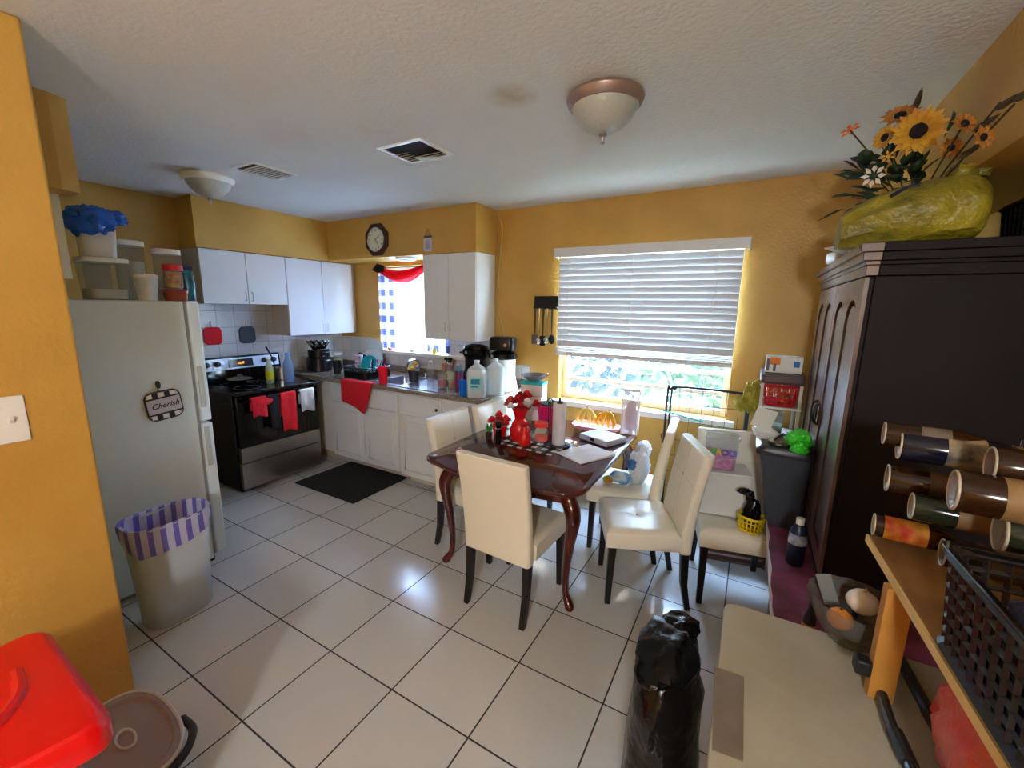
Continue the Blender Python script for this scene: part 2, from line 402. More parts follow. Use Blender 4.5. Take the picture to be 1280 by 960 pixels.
# ------------------------------------------------------------------ window blind
t = thing('window_blind', 'white horizontal slat blind covering the top of the dining window', 'blind', (-.78, YB, 0))
hw = .665
obj('valance', G().box(-.70, .70, -.10, -.085, 1.985, 2.055).box(-.70, -.69, -.085, -.003, 1.985, 2.055).box(.69, .70, -.085, -.003, 1.985, 2.055), mat('blind_white', (222, 224, 226), .4), t, bev=.002)
obj('headrail', G().box(-hw, hw, -.075, -.015, 1.99, 2.035), MATS['blind_white'], t)
g = G(); n = 15; SL = translucent('slat_white', (212, 215, 220), .03, .4)
for i in range(n):
    z = 1.955 - i * .0475; b = len(g.v)
    g.box(-hw, hw, -.026, .026, -.0012, .0012); g.xf(Matrix.Translation((0, -.05, z)) @ Matrix.Rotation(math.radians(-72), 4, 'X'), b)
obj('slat', g, SL, t, smooth=0)
g = G()
for i in range(4): g.box(-hw, hw, -.078, -.022, 1.215 + i * .013, 1.222 + i * .013)
g.box(-hw, hw, -.078, -.022, 1.19, 1.212)
obj('bottom_rail', g, MATS['blind_white'], t, bev=.001)
for x in (-.56, -.06, .52):
    g = G()
    for dy in (-.079, -.021): g.tube([(x, dy, 1.99), (x, dy, 1.20)], .0016, 5)
    for i in range(n): g.tube([(x, -.079, 1.935 - i * .0475), (x, -.021, 1.975 - i * .0475)], .001, 4)
    obj('ladder_cord', g, mat('cord_cream', (214, 210, 196), .8), t)
for x in (-.56, -.3, -.06, .2, .52): obj('knot', G().blob((x, -.083, 1.20), (.014, .007, .012), .5, 4, x * 9, 10, 7), MATS['cord_cream'], t)
obj('pull_cord', G().tube(smooth_path([(.50, -.09, 2.0), (.505, -.088, 1.4), (.50, -.088, .93)]), .0016, 5), MATS['cord_cream'], t)

# ------------------------------------------------------------------ ceiling fittings
def lamp(name, x, y, label, ring, gl):
    t = thing(name, label, 'ceiling light', (x, y, ZC), group='dome ceiling lights')
    obj('mounting_ring', G().lathe([(.150, -.001), (.155, -.012), (.148, -.03), (.135, -.042), (.128, -.042), (.128, -.001)], seg=32, cap1=False), ring, t)
    obj('glass_shade', G().lathe([(.131, -.036), (.125, -.058), (.108, -.085), (.08, -.112), (.045, -.130), (.01, -.137)], seg=32, cap0=False), gl, t)
    obj('finial', G().lathe([(.004, -.136), (.016, -.139), (.017, -.146), (.008, -.152), (.006, -.165), (.009, -.170), (.003, -.178)], seg=12), STEEL, t)
    return t
lamp('ceiling_light', -.62, 1.80, 'dome ceiling light with a bronze ring above the dining table', BRASS, LAMPG)
lamp('ceiling_light', -3.31, 1.60, 'white-ringed dome ceiling light near the fridge and stove', WHITEP, LAMPG)
def vent(x, y, sx, sy, label, broken):
    t = thing('ceiling_vent', label, 'vent', (x, y, ZC), group='ceiling vents')
    g = G(); w = .022
    g.box(-sx, sx, -sy, -sy + w, -.008, -.001).box(-sx, sx, sy - w, sy, -.008, -.001).box(-sx, -sx + w, -sy + w, sy - w, -.008, -.001).box(sx - w, sx, -sy + w, sy - w, -.008, -.001)
    obj('frame', g, WHITEP, t)
    obj('duct_opening', G().box(-sx + w, sx - w, -sy + w, sy - w, -.003, -.001), mat('duct_dark', (24, 20, 18), .9) if broken else mat('duct_grey', (128, 124, 110), .9), t)
    for k, yy in enumerate([-.1, -.075, -.05, -.025, 0, .025, .05, .075, .1]):
        if abs(yy) > sy - w - .01: continue
        g = G(); L0, L1 = -sx + w, sx - w
        if broken:
            if k in (3, 4, 5): L1 = -.04
            if k < 3: L0 = L1 = 0
        if L1 <= L0: continue
        g.box(L0, L1, -.012, .012, -.001, .001); g.xf(Matrix.Translation((0, yy, -.012)) @ Matrix.Rotation(math.radians(28 if broken else 12), 4, 'X'))
        obj('slat', g, mat('vent_cream', (206, 200, 180), .5), t, smooth=0)
    return t
v = vent(-1.72, 1.895, .155, .135, 'broken ceiling vent with missing slats and a dark opening', True)
obj('loose_slat', G().box(-.02, .14, .02, .075, -.03, -.026).xf(Matrix.Rotation(.12, 4, 'Y')), MATS['vent_cream'], v)
vent(-2.84, 1.715, .12, .15, 'small closed ceiling vent near the kitchen light', False)

# soffit puck light over the sink
t = thing('sink_light', 'small white round light under the soffit by the kitchen window', 'light', (-3.0, 3.14, 2.036))
obj('housing', G().lathe([(.10, 0), (.10, -.015), (.085, -.022), (.0, -.022)][::-1], seg=24), WHITEP, t)
obj('lens', G().lathe([(.07, -.022), (.06, -.03), (.0, -.032)], seg=24), LAMPG, t)

# ------------------------------------------------------------------ wall clock, jar sign
t = thing('wall_clock', 'octagonal brown wooden wall clock on the soffit above the kitchen window', 'clock', (-3.225, 2.998, 2.197), rot=(PI / 2, 0, 0))
def octo(r): return [(r * math.cos(PI / 8 + k * PI / 4), r * math.sin(PI / 8 + k * PI / 4)) for k in range(8)]
obj('case', G().prism(octo(.158), .001, .028), mat('clock_walnut', (72, 34, 20), .4, rgb2=(52, 24, 14), vscale=20), t, bev=.006)
obj('bezel', G().tube([(.108 * math.cos(a * PI / 16), .108 * math.sin(a * PI / 16), .029) for a in range(32)], .006, 6, True), CHROME, t)
dial = obj('dial', G().cyl((0, 0, .028), .104, .002, 32), mat('clock_cream', (214, 210, 176), .5), t)
for k in range(12):
    a = math.radians(90 - 30 * (k + 1))
    text('numeral', str(k + 1), .024, BLACKM, dial, (.085 * math.cos(a), .085 * math.sin(a), .031), (0, 0, 0))
obj('hour_hand', G().box(-.003, .003, -.01, .045, .032, .033).xf(Matrix.Rotation(math.radians(-147), 4, 'Z')), BLACKM, t)
obj('minute_hand', G().box(-.002, .002, -.012, .07, .034, .035).xf(Matrix.Rotation(math.radians(-60), 4, 'Z')), BLACKM, t)
t = thing('mason_jar_sign', 'flat mason jar sign hanging by a cord on the soffit above the cabinet', 'sign', (-2.595, 2.998, 2.125), rot=(PI / 2, 0, 0))
obj('jar_board', G().prism([(-.042, -.07), (.042, -.07), (.05, -.055), (.05, .03), (.036, .05), (-.036, .05), (-.05, .03), (-.05, -.055)], .001, .012), mat('jar_grey', (196, 196, 198), .6), t, bev=.004)
obj('jar_lid', G().box(-.04, .04, .052, .068, .001, .014), mat('jar_lid_blue', (80, 84, 104), .5), t)
obj('jar_print', G().prism(rrect(.05, .075, .012, cy=-.01), .0122, .0135), mat('jar_lilac', (158, 160, 184), .6), t)
obj('hanging_cord', G().tube([(-.03, .068, .008), (0, .128, .004), (.03, .068, .008)], .002, 5), mat('cord_brown', (110, 60, 30), .8), t)

# loose cable beside the wall cabinet
c = obj('cable', G().tube(smooth_path([(-2.075, 3.318, 2.40), (-2.02, 3.316, 2.25), (-2.04, 3.316, 2.02), (-2.06, 3.316, 1.75), (-2.05, 3.316, 1.55), (-1.985, 3.316, 1.29), (-1.97, 3.318, .97)]), .0035, 6), mat('cable_cream', (196, 170, 110), .6))
tag(c, 'thin loose cream cable running down the wall beside the cabinet', 'cable')
c = obj('cable', G().tube(smooth_path([(-2.078, 3.322, 2.25), (-2.062, 3.322, 2.08), (-2.068, 3.322, 1.8), (-2.04, 3.322, 1.45), (-1.99, 3.322, 1.28)]), .002, 6), mat('cable_grey', (140, 130, 110), .6))
tag(c, 'thinner grey wire hanging behind the loose cable by the cabinet', 'cable')

# ------------------------------------------------------------------ wall cabinets
def handle_bracket(p, ax, L=.075, out=.022, parent=None, r=.0032, m=None):
    x, y, z = p
    d = Vector((1, 0, 0)) if ax == 'x' else Vector((0, -1, 0))
    a = Vector(p); pts = [a + Vector((0, 0, L / 2)), a + Vector((0, 0, L / 2)) + d * out, a - Vector((0, 0, L / 2)) + d * out, a - Vector((0, 0, L / 2))]
    return obj('handle', G().tube(pts, r, 6), m or mat('handle_white', (206, 202, 192), .3), parent)
def slab_door(t, ax, a0, a1, z0, z1, face, hz, ha):
    if ax == 'x':
        d = obj('door', G().box(face, face + .018, a0, a1, z0, z1), CAB, t, bev=.002)
        handle_bracket((face + .018, ha, hz), 'x', parent=d)
    else:
        d = obj('door', G().box(a0, a1, face - .018, face, z0, z1), CAB, t, bev=.002)
        handle_bracket((ha, face - .018, hz), 'y', parent=d)
t = thing('wall_cabinet', 'short white two-door wall cabinet above the stove', 'cabinet', (XL + .01, 1.775, 1.57))
obj('body', G().box(0, .27, .002, .727, 0, .449), CABSIDE, t, bev=.001)
slab_door(t, 'x', .004, .362, .003, .446, .271, .07, .335); slab_door(t, 'x', .366, .725, .003, .446, .271, .07, .393)
t = thing('wall_cabinet', 'tall white two-door wall cabinet in the kitchen corner', 'cabinet', (XL + .01, 2.505, 1.27))
obj('body', G().box(0, .27, 0, .81, 0, .749), CABSIDE, t, bev=.001)
slab_door(t, 'x', .002, .385, .003, .746, .271, .07, .358); slab_door(t, 'x', .389, .765, .003, .746, .271, .07, .416)
t = thing('wall_cabinet', 'grey-shaded two-door wall cabinet right of the kitchen window', 'cabinet', (-2.67, 3.02, 1.28))
obj('body', G().box(0, .58, .001, .29, 0, .755), CAB, t, bev=.001)
slab_door(t, 'y', .003, .287, .003, .752, 0, .12, .262); slab_door(t, 'y', .291, .577, .003, .752, 0, .12, .317)

# ------------------------------------------------------------------ kitchen curtains
def drape(x0, x1, z0, z1, y, amp, waves, ph=0, gather=1):
    return lambda u, v: Vector((x0 + (x1 - x0) * (u if gather == 1 else .5 + (u - .5) * (1 - (1 - gather) * (v))), y + amp * math.sin(u * waves * 2 * PI + ph) * (1 - .3 * v), z0 + (z1 - z0) * v))
GING = plaid('gingham_curtain', (232, 236, 248), (124, 128, 166), (62, 64, 104), .14, trans=.35)
t = thing('gingham_curtain', 'sheer blue and white gingham curtain at the left of the kitchen window', 'curtain', (-3.42, 3.31, 1.12))
obj('panel', G().grid(drape(-.16, .14, 0, .80, 0, .014, 3.5), 40, 6), GING, t)
t = thing('gingham_curtain', 'short gingham curtain end showing below the right wall cabinet', 'curtain', (-2.82, 3.31, 1.12))
obj('panel', G().grid(drape(-.09, .20, 0, .80, 0, .014, 3), 40, 6), GING, t)
t = thing('sheer_curtain', 'plain sheer white curtain in the middle of the kitchen window', 'curtain', (-3.08, 3.315, 1.12))
obj('panel', G().grid(drape(-.17, .16, 0, .80, 0, .006, 5), 40, 4), translucent('sheer_white', (206, 222, 248), .8, .8, .55), t)
t = thing('curtain_valance', 'red scarf valance swagged over the top of the kitchen window', 'valance', (-3.1, 3.28, 1.95))
obj('curtain_rod', G().tube([(-.50, .01, .02), (.43, .01, .02)], .006, 8), BLACKM, t)
def swag(u, v):
    x = -.46 + u * .72; s = math.sin(PI * min(1, max(0, (u - .03) / .97)))
    return Vector((x, -.02 - .03 * math.sin(v * 9 + u * 3) * s, .03 - s * (.05 + .12 * v) + (1 - s) * (.02 - .06 * v)))
obj('scarf', G().grid(swag, 30, 10), translucent('red_sheer', (226, 30, 52), .35), t, solid=.002)
obj('bunched_knot', G().blob((-.40, -.03, .01), (.07, .03, .04), .5, 3, 2), mat('black_lace', (30, 16, 24), .8), t)

# ------------------------------------------------------------------ base cabinets and worktop
YF = 2.63
def panel_door(t, x0, x1, z0, z1, y, name='door'):
    g = G(); b = .055
    g.box(x0, x1, y, y + .018, z0, z1)
    d = obj(name, g, CAB, t, bev=.002)
    # raised moulding ring
    fr = obj('moulding', G().tube([(x0 + b, y - .001, z0 + b), (x1 - b, y - .001, z0 + b), (x1 - b, y - .001, z1 - b - .01), ((x0 + x1) / 2, y - .001, z1 - b), (x0 + b, y - .001, z1 - b - .01)], .006, 6, True), CAB, d)
    obj('centre_panel', G().box(x0 + b + .018, x1 - b - .018, y - .005, y, z0 + b + .018, z1 - b - .028), CAB, d, bev=.003)
    return d
t = thing('base_cabinet', 'white sink base cabinet with two panelled doors under the red towel', 'cabinet', (0, YF, 0))
obj('body', G().box(-2.70, -2.665, .02, .69, .10, .835).box(-4.24, -3.62, .02, .69, .10, .835).box(-3.62, -2.70, .02, .035, .10, .835).box(-3.62, -2.70, .67, .69, .10, .835).box(-3.62, -2.70, .035, .67, .10, .12), CAB, t)
obj('toe_kick', G().box(-4.24, -2.665, .095, .69, 0, .10), mat('toe_white', (206, 198, 182), .6, var=.3), t)
panel_door(t, -3.57, -3.115, .09, .64, 0); panel_door(t, -3.105, -2.672, .09, .64, 0)
obj('false_front', G().box(-3.57, -2.672, 0, .018, .65, .82), CAB, t, bev=.002)
t = thing('base_cabinet', 'white base cabinet with one drawer and one door beside the dining table', 'cabinet', (0, YF, 0))
obj('body', G().box(-2.66, -1.745, .02, .69, .10, .835), CAB, t)
obj('toe_kick', G().box(-2.62, -1.745, .075, .69, 0, .10), MATS['toe_white'], t)
d = panel_door(t, -2.650, -2.225, .075, .635, 0)
obj('knob', G().lathe([(.003, 0), (.005, .014), (.013, .02), (.013, .026), (.004, .03)], seg=12).xf(Matrix.Translation((-2.262, -.005, .60)) @ Matrix.Rotation(PI / 2, 4, 'X')), STEEL, d)
d = obj('drawer', G().box(-2.650, -2.18, 0, .018, .655, .82), CAB, t, bev=.002)
obj('knob', G().lathe([(.003, 0), (.005, .014), (.013, .02), (.013, .026), (.004, .03)], seg=12).xf(Matrix.Translation((-2.21, -.001, .735)) @ Matrix.Rotation(PI / 2, 4, 'X')), BLACKM, d)
panel_door(t, -2.215, -1.752, .075, .635, 0)
obj('side_panel', G().box(-1.745, -1.722, .0, .60, .03, .866), CABEDGE, t, bev=.002)
t = thing('worktop', 'speckled granite-look worktop with a front edge running under the sink', 'worktop', (0, 0, .84))
SX0, SX1, SY0, SY1 = -3.06, -2.70, 2.70, 3.12
g = G(); z0, z1 = 0, .035
g.box(XL + .01, SX0, 2.60, YB - .01, z0, z1).box(SX1, -1.748, 2.60, YB - .01, z0, z1).box(SX0, SX1, 2.60, SY0, z0, z1).box(SX0, SX1, SY1, YB - .01, z0, z1)
obj('slab', g, GRANITE, t, smooth=0)
obj('back_upstand', G().box(XL + .02, -1.75, YB - .03, YB - .01, .036, .10), GRANITE, t)
t = thing('end_board', 'cream board standing at the right end of the worktop', 'board', (-1.70, 3.27, 0))
obj('board', G().box(-.012, .012, -.04, .05, 0, .92), mat('cream_paint', (226, 216, 176), .5), t, bev=.002)
obj('cap', G().box(-.045, -.014, -.03, .05, .88, .925), GRANITE, t)
t = thing('kitchen_sink', 'stainless double sink set in the worktop below the kitchen window', 'sink', (0, 0, .875))
def bowl_g(x0, x1, y0, y1, d=.16):
    g = G(); o = rrect(x1 - x0, y1 - y0, .04, 4, (x0 + x1) / 2, (y0 + y1) / 2); i = rrect(x1 - x0 - .05, y1 - y0 - .05, .04, 4, (x0 + x1) / 2, (y0 + y1) / 2)
    return g.rings([[Vector((p[0], p[1], .002)) for p in o], [Vector((p[0], p[1], -.03)) for p in o], [Vector((p[0], p[1], -d)) for p in i]], False, True)
SINKM = mat('sink_steel', (196, 200, 214), .25, .9)
obj('basin', bowl_g(SX0 + .005, SX1 - .005, SY0 + .005, SY1 - .005), SINKM, t)
g = G()
for a in ((SX0 - .02, SX1 + .02, SY0 - .02, SY0 + .008), (SX0 - .02, SX1 + .02, SY1 - .008, SY1 + .02), (SX0 - .02, SX0 + .008, SY0 + .008, SY1 - .008), (SX1 - .008, SX1 + .02, SY0 + .008, SY1 - .008)): g.box(*a, .0005, .005)
obj('rim', g, SINKM, t, bev=.001)
obj('drainboard', G().box(-2.67, -2.06, 2.655, 3.10, .0008, .006), mat('drainboard_steel', (205, 212, 224), .2, .85), t, bev=.003)
t = thing('kitchen_tap', 'dark chrome tap standing behind the sink basin', 'tap', (-2.93, 3.20, .876))
obj('spout', G().tube(smooth_path([(0, 0, 0), (0, 0, .12), (0, -.05, .17), (0, -.14, .16), (0, -.17, .12)]), .011, 8), CHROME, t)
for s in (-1, 1): obj('tap_handle', G().cyl((s * .09, 0, 0), .018, .04, 10), CHROME, t)

# ------------------------------------------------------------------ stove
t = thing('stove', 'black and stainless electric stove with towels over its oven handle', 'stove', (-4.19, 1.735, 0))
SD, SW = .64, .745
obj('body', G().box(.0, SD - .045, 0, SW, .03, .845), BLACKG, t, bev=.003)
ct = obj('cooktop', G().box(.07, SD + .03, -.002, SW + .002, .845, .868), BLACKG, t, bev=.006)
for (x, y, r) in ((.20, .2, .08), (.20, .55, .10), (.46, .2, .10), (.46, .55, .075)):
    obj('burner_ring', G().tube([(x + r * math.cos(k * PI / 16), y + r * math.sin(k * PI / 16), .8682) for k in range(32)], .0012, 4, True), mat('ring_grey', (90, 90, 94), .3), ct)
bp = obj('control_panel', G().prism([(0, .868), (.085, .868), (.075, .985), (.06, 1.10), (0, 1.10)], 0, SW, 1), BLACKG, t, bev=.008)
obj('panel_face', G().prism([(.0795, .985), (.0815, .985), (.0675, 1.085), (.0635, 1.085)], .02, SW - .02, 1), mat('silver_panel', (196, 206, 220), .3, .4), bp, bev=.001)
dp = obj('display', G().prism([(.0815, 1.0), (.083, 1.0), (.071, 1.07), (.069, 1.07)], .255, .475, 1), mat('display_navy', (24, 28, 44), .15), bp)
text('clock_digits', '12:47', .028, mat('display_orange', (255, 150, 60), .5, emit=2), dp, (.0785, .365, 1.035), (math.radians(80), 0, PI / 2))
for y in (.075, .165, .58, .67):
    obj('knob', G().lathe([(.026, 0), (.024, .02), (.006, .024)], seg=14).xf(Matrix.Translation((.074, y, 1.04)) @ Matrix.Rotation(math.radians(82), 4, 'Y')), BLACKP, bp)
od = obj('oven_door', G().box(SD - .04, SD, .01, SW - .01, .40, .835), BLACKG, t, bev=.005)
obj('door_trim', G().box(SD - .04, SD + .001, .01, SW - .01, .272, .398), STEEL, od, bev=.002)
obj('oven_window', G().box(SD - .001, SD + .001, .15, SW - .15, .44, .66), mat('oven_glass', (26, 20, 18), .05), od)
obj('oven_handle', G().tube([(SD, .05, .79), (SD + .045, .05, .795), (SD + .045, SW - .05, .795), (SD, SW - .05, .79)], .010, 8), BLACKG, od)
obj('storage_drawer', G().box(SD - .05, SD - .005, .008, SW - .008, .04, .262), STEEL, t, bev=.003)
obj('side_panel', G().box(.02, SD - .05, -.003, -.0005, .03, .84), BLACKM, t)
g = G()
for x in (.05, SD - .1):
    for y in (.04, SW - .04): g.cyl((x, y, 0), .015, .03, 8)
obj('foot', g, BLACKM, t)
def hung(name, label, cat, y0, y1, zb, zf, m, amp=.006, lobes=1.5, col=None, xh=-3.505, zt=.807):
    """cloth folded over the oven handle: back flap, over the bar, front flap"""
    t = thing(name, label, cat, (xh, (y0 + y1) / 2, zt)); w = (y1 - y0) / 2; r = .0135
    path = [(-r, -zb)] + [(-r * math.cos(a), r * math.sin(a) - .0) for a in (0, .6, 1.2, 1.57, 1.94, 2.54, PI)] + [(r + .002, -zf * .4), (r + .004, -zf * .75), (r + .004, -zf)]
    def fn(u, v):
        k = u * (len(path) - 1); i = min(int(k), len(path) - 2); f = k - i
        x = path[i][0] * (1 - f) + path[i + 1][0] * f; z = path[i][1] * (1 - f) + path[i + 1][1] * f
        wv = max(0, u - .62) / .38
        return Vector((x + (amp + amp * math.sin(v * lobes * 2 * PI)) * wv, -w + 2 * w * v * (1 - .06 * wv) + .02 * wv * w, z + (.012 * math.sin(v * 5) * wv)))
    obj('cloth', G().grid(fn, 30, 14), m, t, solid=.004); return t
hung('oven_towel', 'bright red towel hanging longest over the oven handle', 'towel', 2.075, 2.215, .2, .33, RED)
hung('oven_towel', 'small pale grey dishcloth at the right end of the oven handle', 'towel', 2.255, 2.395, .12, .19, mat('grey_cloth', (190, 200, 214), .9, bump=.3))
hung('oven_towel', 'black towel on the oven handle between the mitt and red towel', 'towel', 1.975, 2.06, .15, .30, mat('black_cloth', (16, 18, 22), .9, bump=.3), lobes=1)
t = hung('oven_mitt', 'red quilted oven mitt draped over the left of the oven handle', 'oven mitt', 1.83, 1.955, .1, .15, RED)
obj('thumb', G().blob((.03, .035, -.03), (.012, .07, .03), .2, 3, 1), RED, t)

def potholder(label, y, z, m):
    t = thing('potholder', label, 'potholder', (XL + .009, y, z), group='potholders on the tiled wall')
    obj('pad', G().prism(rrect(.15, .16, .04), .004, .016, 0), m, t, bev=.005)
    obj('hanging_loop', G().tube([(.01, 0, .075), (.01, -.012, .10), (.01, 0, .108), (.01, .012, .10), (.01, 0, .075)], .002, 5), m, t)
    obj('wall_hook', G().box(0, .012, -.008, .008, .10, .135), WHITEP, t, bev=.003)
potholder('square red potholder hanging on the white tiles above the stove', 1.945, 1.285, RED)
potholder('square black potholder hanging on the white tiles above the stove', 2.245, 1.280, BLACKM)

# ------------------------------------------------------------------ fridge
FX = -2.75
t = thing('refrigerator', 'white top-freezer refrigerator seen from its side behind the striped bin', 'refrigerator', (FX, .5, 0))
obj('body', G().box(-.70, 0, 0, .635, .03, 1.585), WHITEF, t, bev=.006)
obj('door_seal', G().box(-.69, -.012, .636, .652, .05, 1.575), mat('seal_grey', (150, 150, 144), .7), t)
d = obj('freezer_door', G().box(-.70, .0, .653, .712, .895, 1.588), WHITEF, t, bev=.01)
obj('handle', G().box(-.012, .006, .662, .690, .98, 1.22), mat('handle_grey', (180, 184, 180), .4), d, bev=.004)
d = obj('fridge_door', G().box(-.70, .0, .653, .712, .055, .882), WHITEF, t, bev=.01)
obj('handle', G().box(-.012, .006, .662, .690, .62, .86), MATS['handle_grey'], d, bev=.004)
obj('base_grille', G().box(-.68, -.03, .60, .65, 0, .029).box(-.68, -.03, .02, .08, 0, .029), BLACKM, t)
t = thing('fridge_potholder', 'gingham-edged potholder with script lettering on the refrigerator side', 'potholder', (FX + .001, .985, 1.03), rot=(math.radians(6), 0, 0))
hp = mat('holder_grey', (196, 190, 202), .8)
obj('pad', G().prism(rrect(.155, .15, .035), .004, .013, 0), hp, t, bev=.003)
obj('binding', G().tube([(.009, p[0], p[1]) for p in rrect(.157, .152, .036)], .0045, 6, True), BLACKM, t)
g = G()
for sz in (-1, 1):
    g.box(.0132, .0142, -.075, .075, sz * .043 - .004, sz * .043 + .004)
    for k in range(2): g.box(.0132, .0142, -.045 + k * .055, -.02 + k * .055, min(sz * .045, sz * .073), max(sz * .045, sz * .073))
obj('gingham_band', g, BLACKM, t, smooth=0)
g = G()
for sz in (-1, 1):
    for k in range(3): g.box(.0132, .0138, -.068 + k * .052, -.047 + k * .052, min(sz * .049, sz * .068), max(sz * .049, sz * .068))
obj('white_check', g, WHITEP, t, smooth=0)
text('lettering', 'Cherish', .040, BLACKM, t, (.0138, .002, 0), (PI / 2, 0, PI / 2), shear=.4, off=.0004)
obj('hook', G().blob((.012, -.005, .115), (.010, .012, .022), .1, 2, 1, 12, 8).tube([(.008, -.005, .10), (.008, -.012, .085), (.008, 0, .076)], .003, 5), mat('hook_metal', (70, 66, 62), .3, .7), t)

# stuff on the fridge top   (z = 1.588)
FZ = 1.586
def tub(name, label, cat, loc, r, h, m, lid=None, sx=1, sy=1, power=2, taper=.88, lidm=WHITEP, fill=None, fillh=.4, group=None, rz=0):
    t = thing(name, label, cat, loc, rz, group)
    obj('tub', G().lathe([(r * taper * .97, .001), (r * taper, .004), (r, h)], seg=32, sx=sx, sy=sy, power=power, cap1=False), m, t, solid=.002)
    if lid: obj('lid', G().lathe([(r * 1.03, h - .008), (r * 1.04, h), (r * 1.04, h + lid), (r * .9, h + lid + .003)], seg=32, sx=sx, sy=sy, power=power), lidm, t)
    else: obj('rim', G().tube([(1.01 * r * sx * math.copysign(abs(math.cos(a)) ** (2 / power), math.cos(a)), 1.01 * r * sy * math.copysign(abs(math.sin(a)) ** (2 / power), math.sin(a)), h) for a in [2 * PI * k / 32 for k in range(32)]], .003, 5, True), m, t)
    if fill: obj('contents', G().lathe([(r * taper * .93, .006), (r * (taper + (1 - taper) * fillh) * .94, h * fillh)], seg=28, sx=sx, sy=sy, power=power), fill, t)
    return t
RICE = mat('white_flour', (226, 220, 204), .9)
tub('storage_tub', 'large clear square tub of white flour at the left of the fridge top', 'tub', (-2.87, .855, FZ), .088, .19, FROST, .012, power=5, fill=RICE, fillh=.28)
tub('storage_tub', 'white tub stacked on the flour tub below the blue bag', 'tub', (-2.87, .85, FZ + .207), .068, .14, mat('tub_white', (222, 222, 218), .4), None, power=4)
tub('yogurt_tub', 'small white printed yogurt tub in front on the fridge top', 'tub', (-2.80, 1.0, FZ), .048, .125, mat('yog_white', (222, 224, 226), .4, rgb2=(196, 206, 222), vscale=18), .008, taper=.82)
tub('storage_jar', 'round clear jar of crumpled paper with a white lid, behind the yogurt tub', 'jar', (-3.02, 1.02, FZ), .066, .30, FROST, .018, taper=.95, fill=mat('tissue', (222, 216, 196), .9, bump=.6, bscale=25), fillh=.7)
tub('storage_jar', 'round clear jar of snacks with a white lid, behind the red-lidded jar', 'jar', (-2.98, 1.185 - .01, FZ), .064, .27, FROST, .018, taper=.95, fill=mat('snack_peach', (214, 170, 120), .9, rgb2=(230, 214, 190), vscale=30), fillh=.6) 
tub('food_box', 'flat red-lidded food box under the striped jar on the fridge top', 'box', (-2.80, 1.125, FZ), .052, .052, clear('tinted_brown', (150, 74, 50), .75), .01, power=3, lidm=mat('maroon_lid', (120, 18, 24), .35), fill=mat('brown_food', (120, 62, 40), .8), fillh=.8)
tub('candy_jar', 'clear jar of yellow and red sweets with a red lid on the fridge', 'jar', (-2.80, 1.125, FZ + .067), .044, .105, CLEARP, .02, taper=.98, lidm=mat('red_lid', (196, 28, 32), .35), fill=mat('sweets', (226, 190, 60), .6, rgb2=(190, 50, 40), vscale=40), fillh=.85)
t = thing('snack_bag', 'teal and navy foil snack bag at the right end of the fridge top', 'bag', (-2.80, 1.193, FZ), rz=.1)
def pouch(w, d, h, amp=.1, seed=0, n=14):
    rs = []
    for i in range(n + 1):
        v = i / n; k = math.sin(PI * min(1, max(.0, v * .9 + .12))) ** .5
        rs.append([Vector((d * (.15 + .85 * k) * math.sin(a) * (1 + amp * noise.noise(Vector((a, v * 4, seed)))), w * math.cos(a) * (1 + .5 * amp * noise.noise(Vector((a * 2, v * 5, seed)))), h * v)) for a in [2 * PI * q / 20 for q in range(20)]])
    return G().rings(rs)
obj('foil_body', pouch(.028, .03, .17, .2, 3), mat('teal_foil', (20, 120, 130), .3, rgb2=(16, 40, 70), vscale=14), t)
obj('top_seal', G().box(-.003, .003, -.03, .03, .168, .195), mat('navy_foil', (20, 26, 60), .3), t)
t = thing('plastic_bag', 'bright blue plastic bag bundled over the stacked white tub', 'bag', (-2.85, .86, FZ + .352))
g = G().blob((0, -.03, .02), (.10, .095, .075), .25, 2.4, 4, 30, 18).blob((.0, .055, .05), (.06, .06, .04), .3, 3, 7, 22, 12)
obj('crumpled_film', g, mat('blue_film', (20, 88, 190), .25, bump=.7, bscale=25, bdist=.015), t)
t = tub('storage_jar', 'taller clear jar at the back left of the fridge top', 'jar', (-3.1, .90, FZ), .055, .24, FROST, .015, taper=.95)

# ------------------------------------------------------------------ waste bin by the fridge
t = thing('waste_bin', 'tall grey plastic bin with a violet striped liner beside the refrigerator', 'bin', (-2.452, .825, 0), rz=.02)
def ovalbin(a, b, h, ta, pw=3.2, rr=32):
    return G().lathe([(.0 + 1 * ta * .96, .0), (ta, .012), (1, h)], seg=48, sx=a, sy=b, power=pw, cap1=False)
obj('bin_body', ovalbin(.112, .165, .53, .84), mat('bin_grey', (180, 188, 196), .45, bump=.1, bscale=120), t, solid=.004)
obj('bin_rim', G().tube([(.118 * math.copysign(abs(math.cos(a)) ** .625, math.cos(a)), .171 * math.copysign(abs(math.sin(a)) ** .625, math.sin(a)), .53) for a in [2 * PI * k / 48 for k in range(48)]], .007, 6, True), MATS['bin_grey'], t)
LINER = mat('striped_liner', (190, 186, 224), .4)
N, L, b = nodes(LINER); tc = N.new('ShaderNodeTexCoord'); sp = N.new('ShaderNodeSeparateXYZ'); L.new(tc.outputs['Object'], sp.inputs[0])
s1 = square_wave(N, L, math_node(N, L, 'ADD', sp.outputs[1], math_node(N, L, 'MULTIPLY', sp.outputs[0], .6)), .052, .45)
L.new(mixc(N, L, s1, lin((196, 194, 226)), lin((112, 104, 196))), b.inputs['Base Color'])
lt = N.new('ShaderNodeBsdfTransparent'); mx = N.new('ShaderNodeMixShader'); mx.inputs[0].default_value = .92
L.new(lt.outputs[0], mx.inputs[1]); L.new(b.outputs[0], mx.inputs[2]); L.new(mx.outputs[0], N['Material Output'].inputs['Surface'])
rs = []
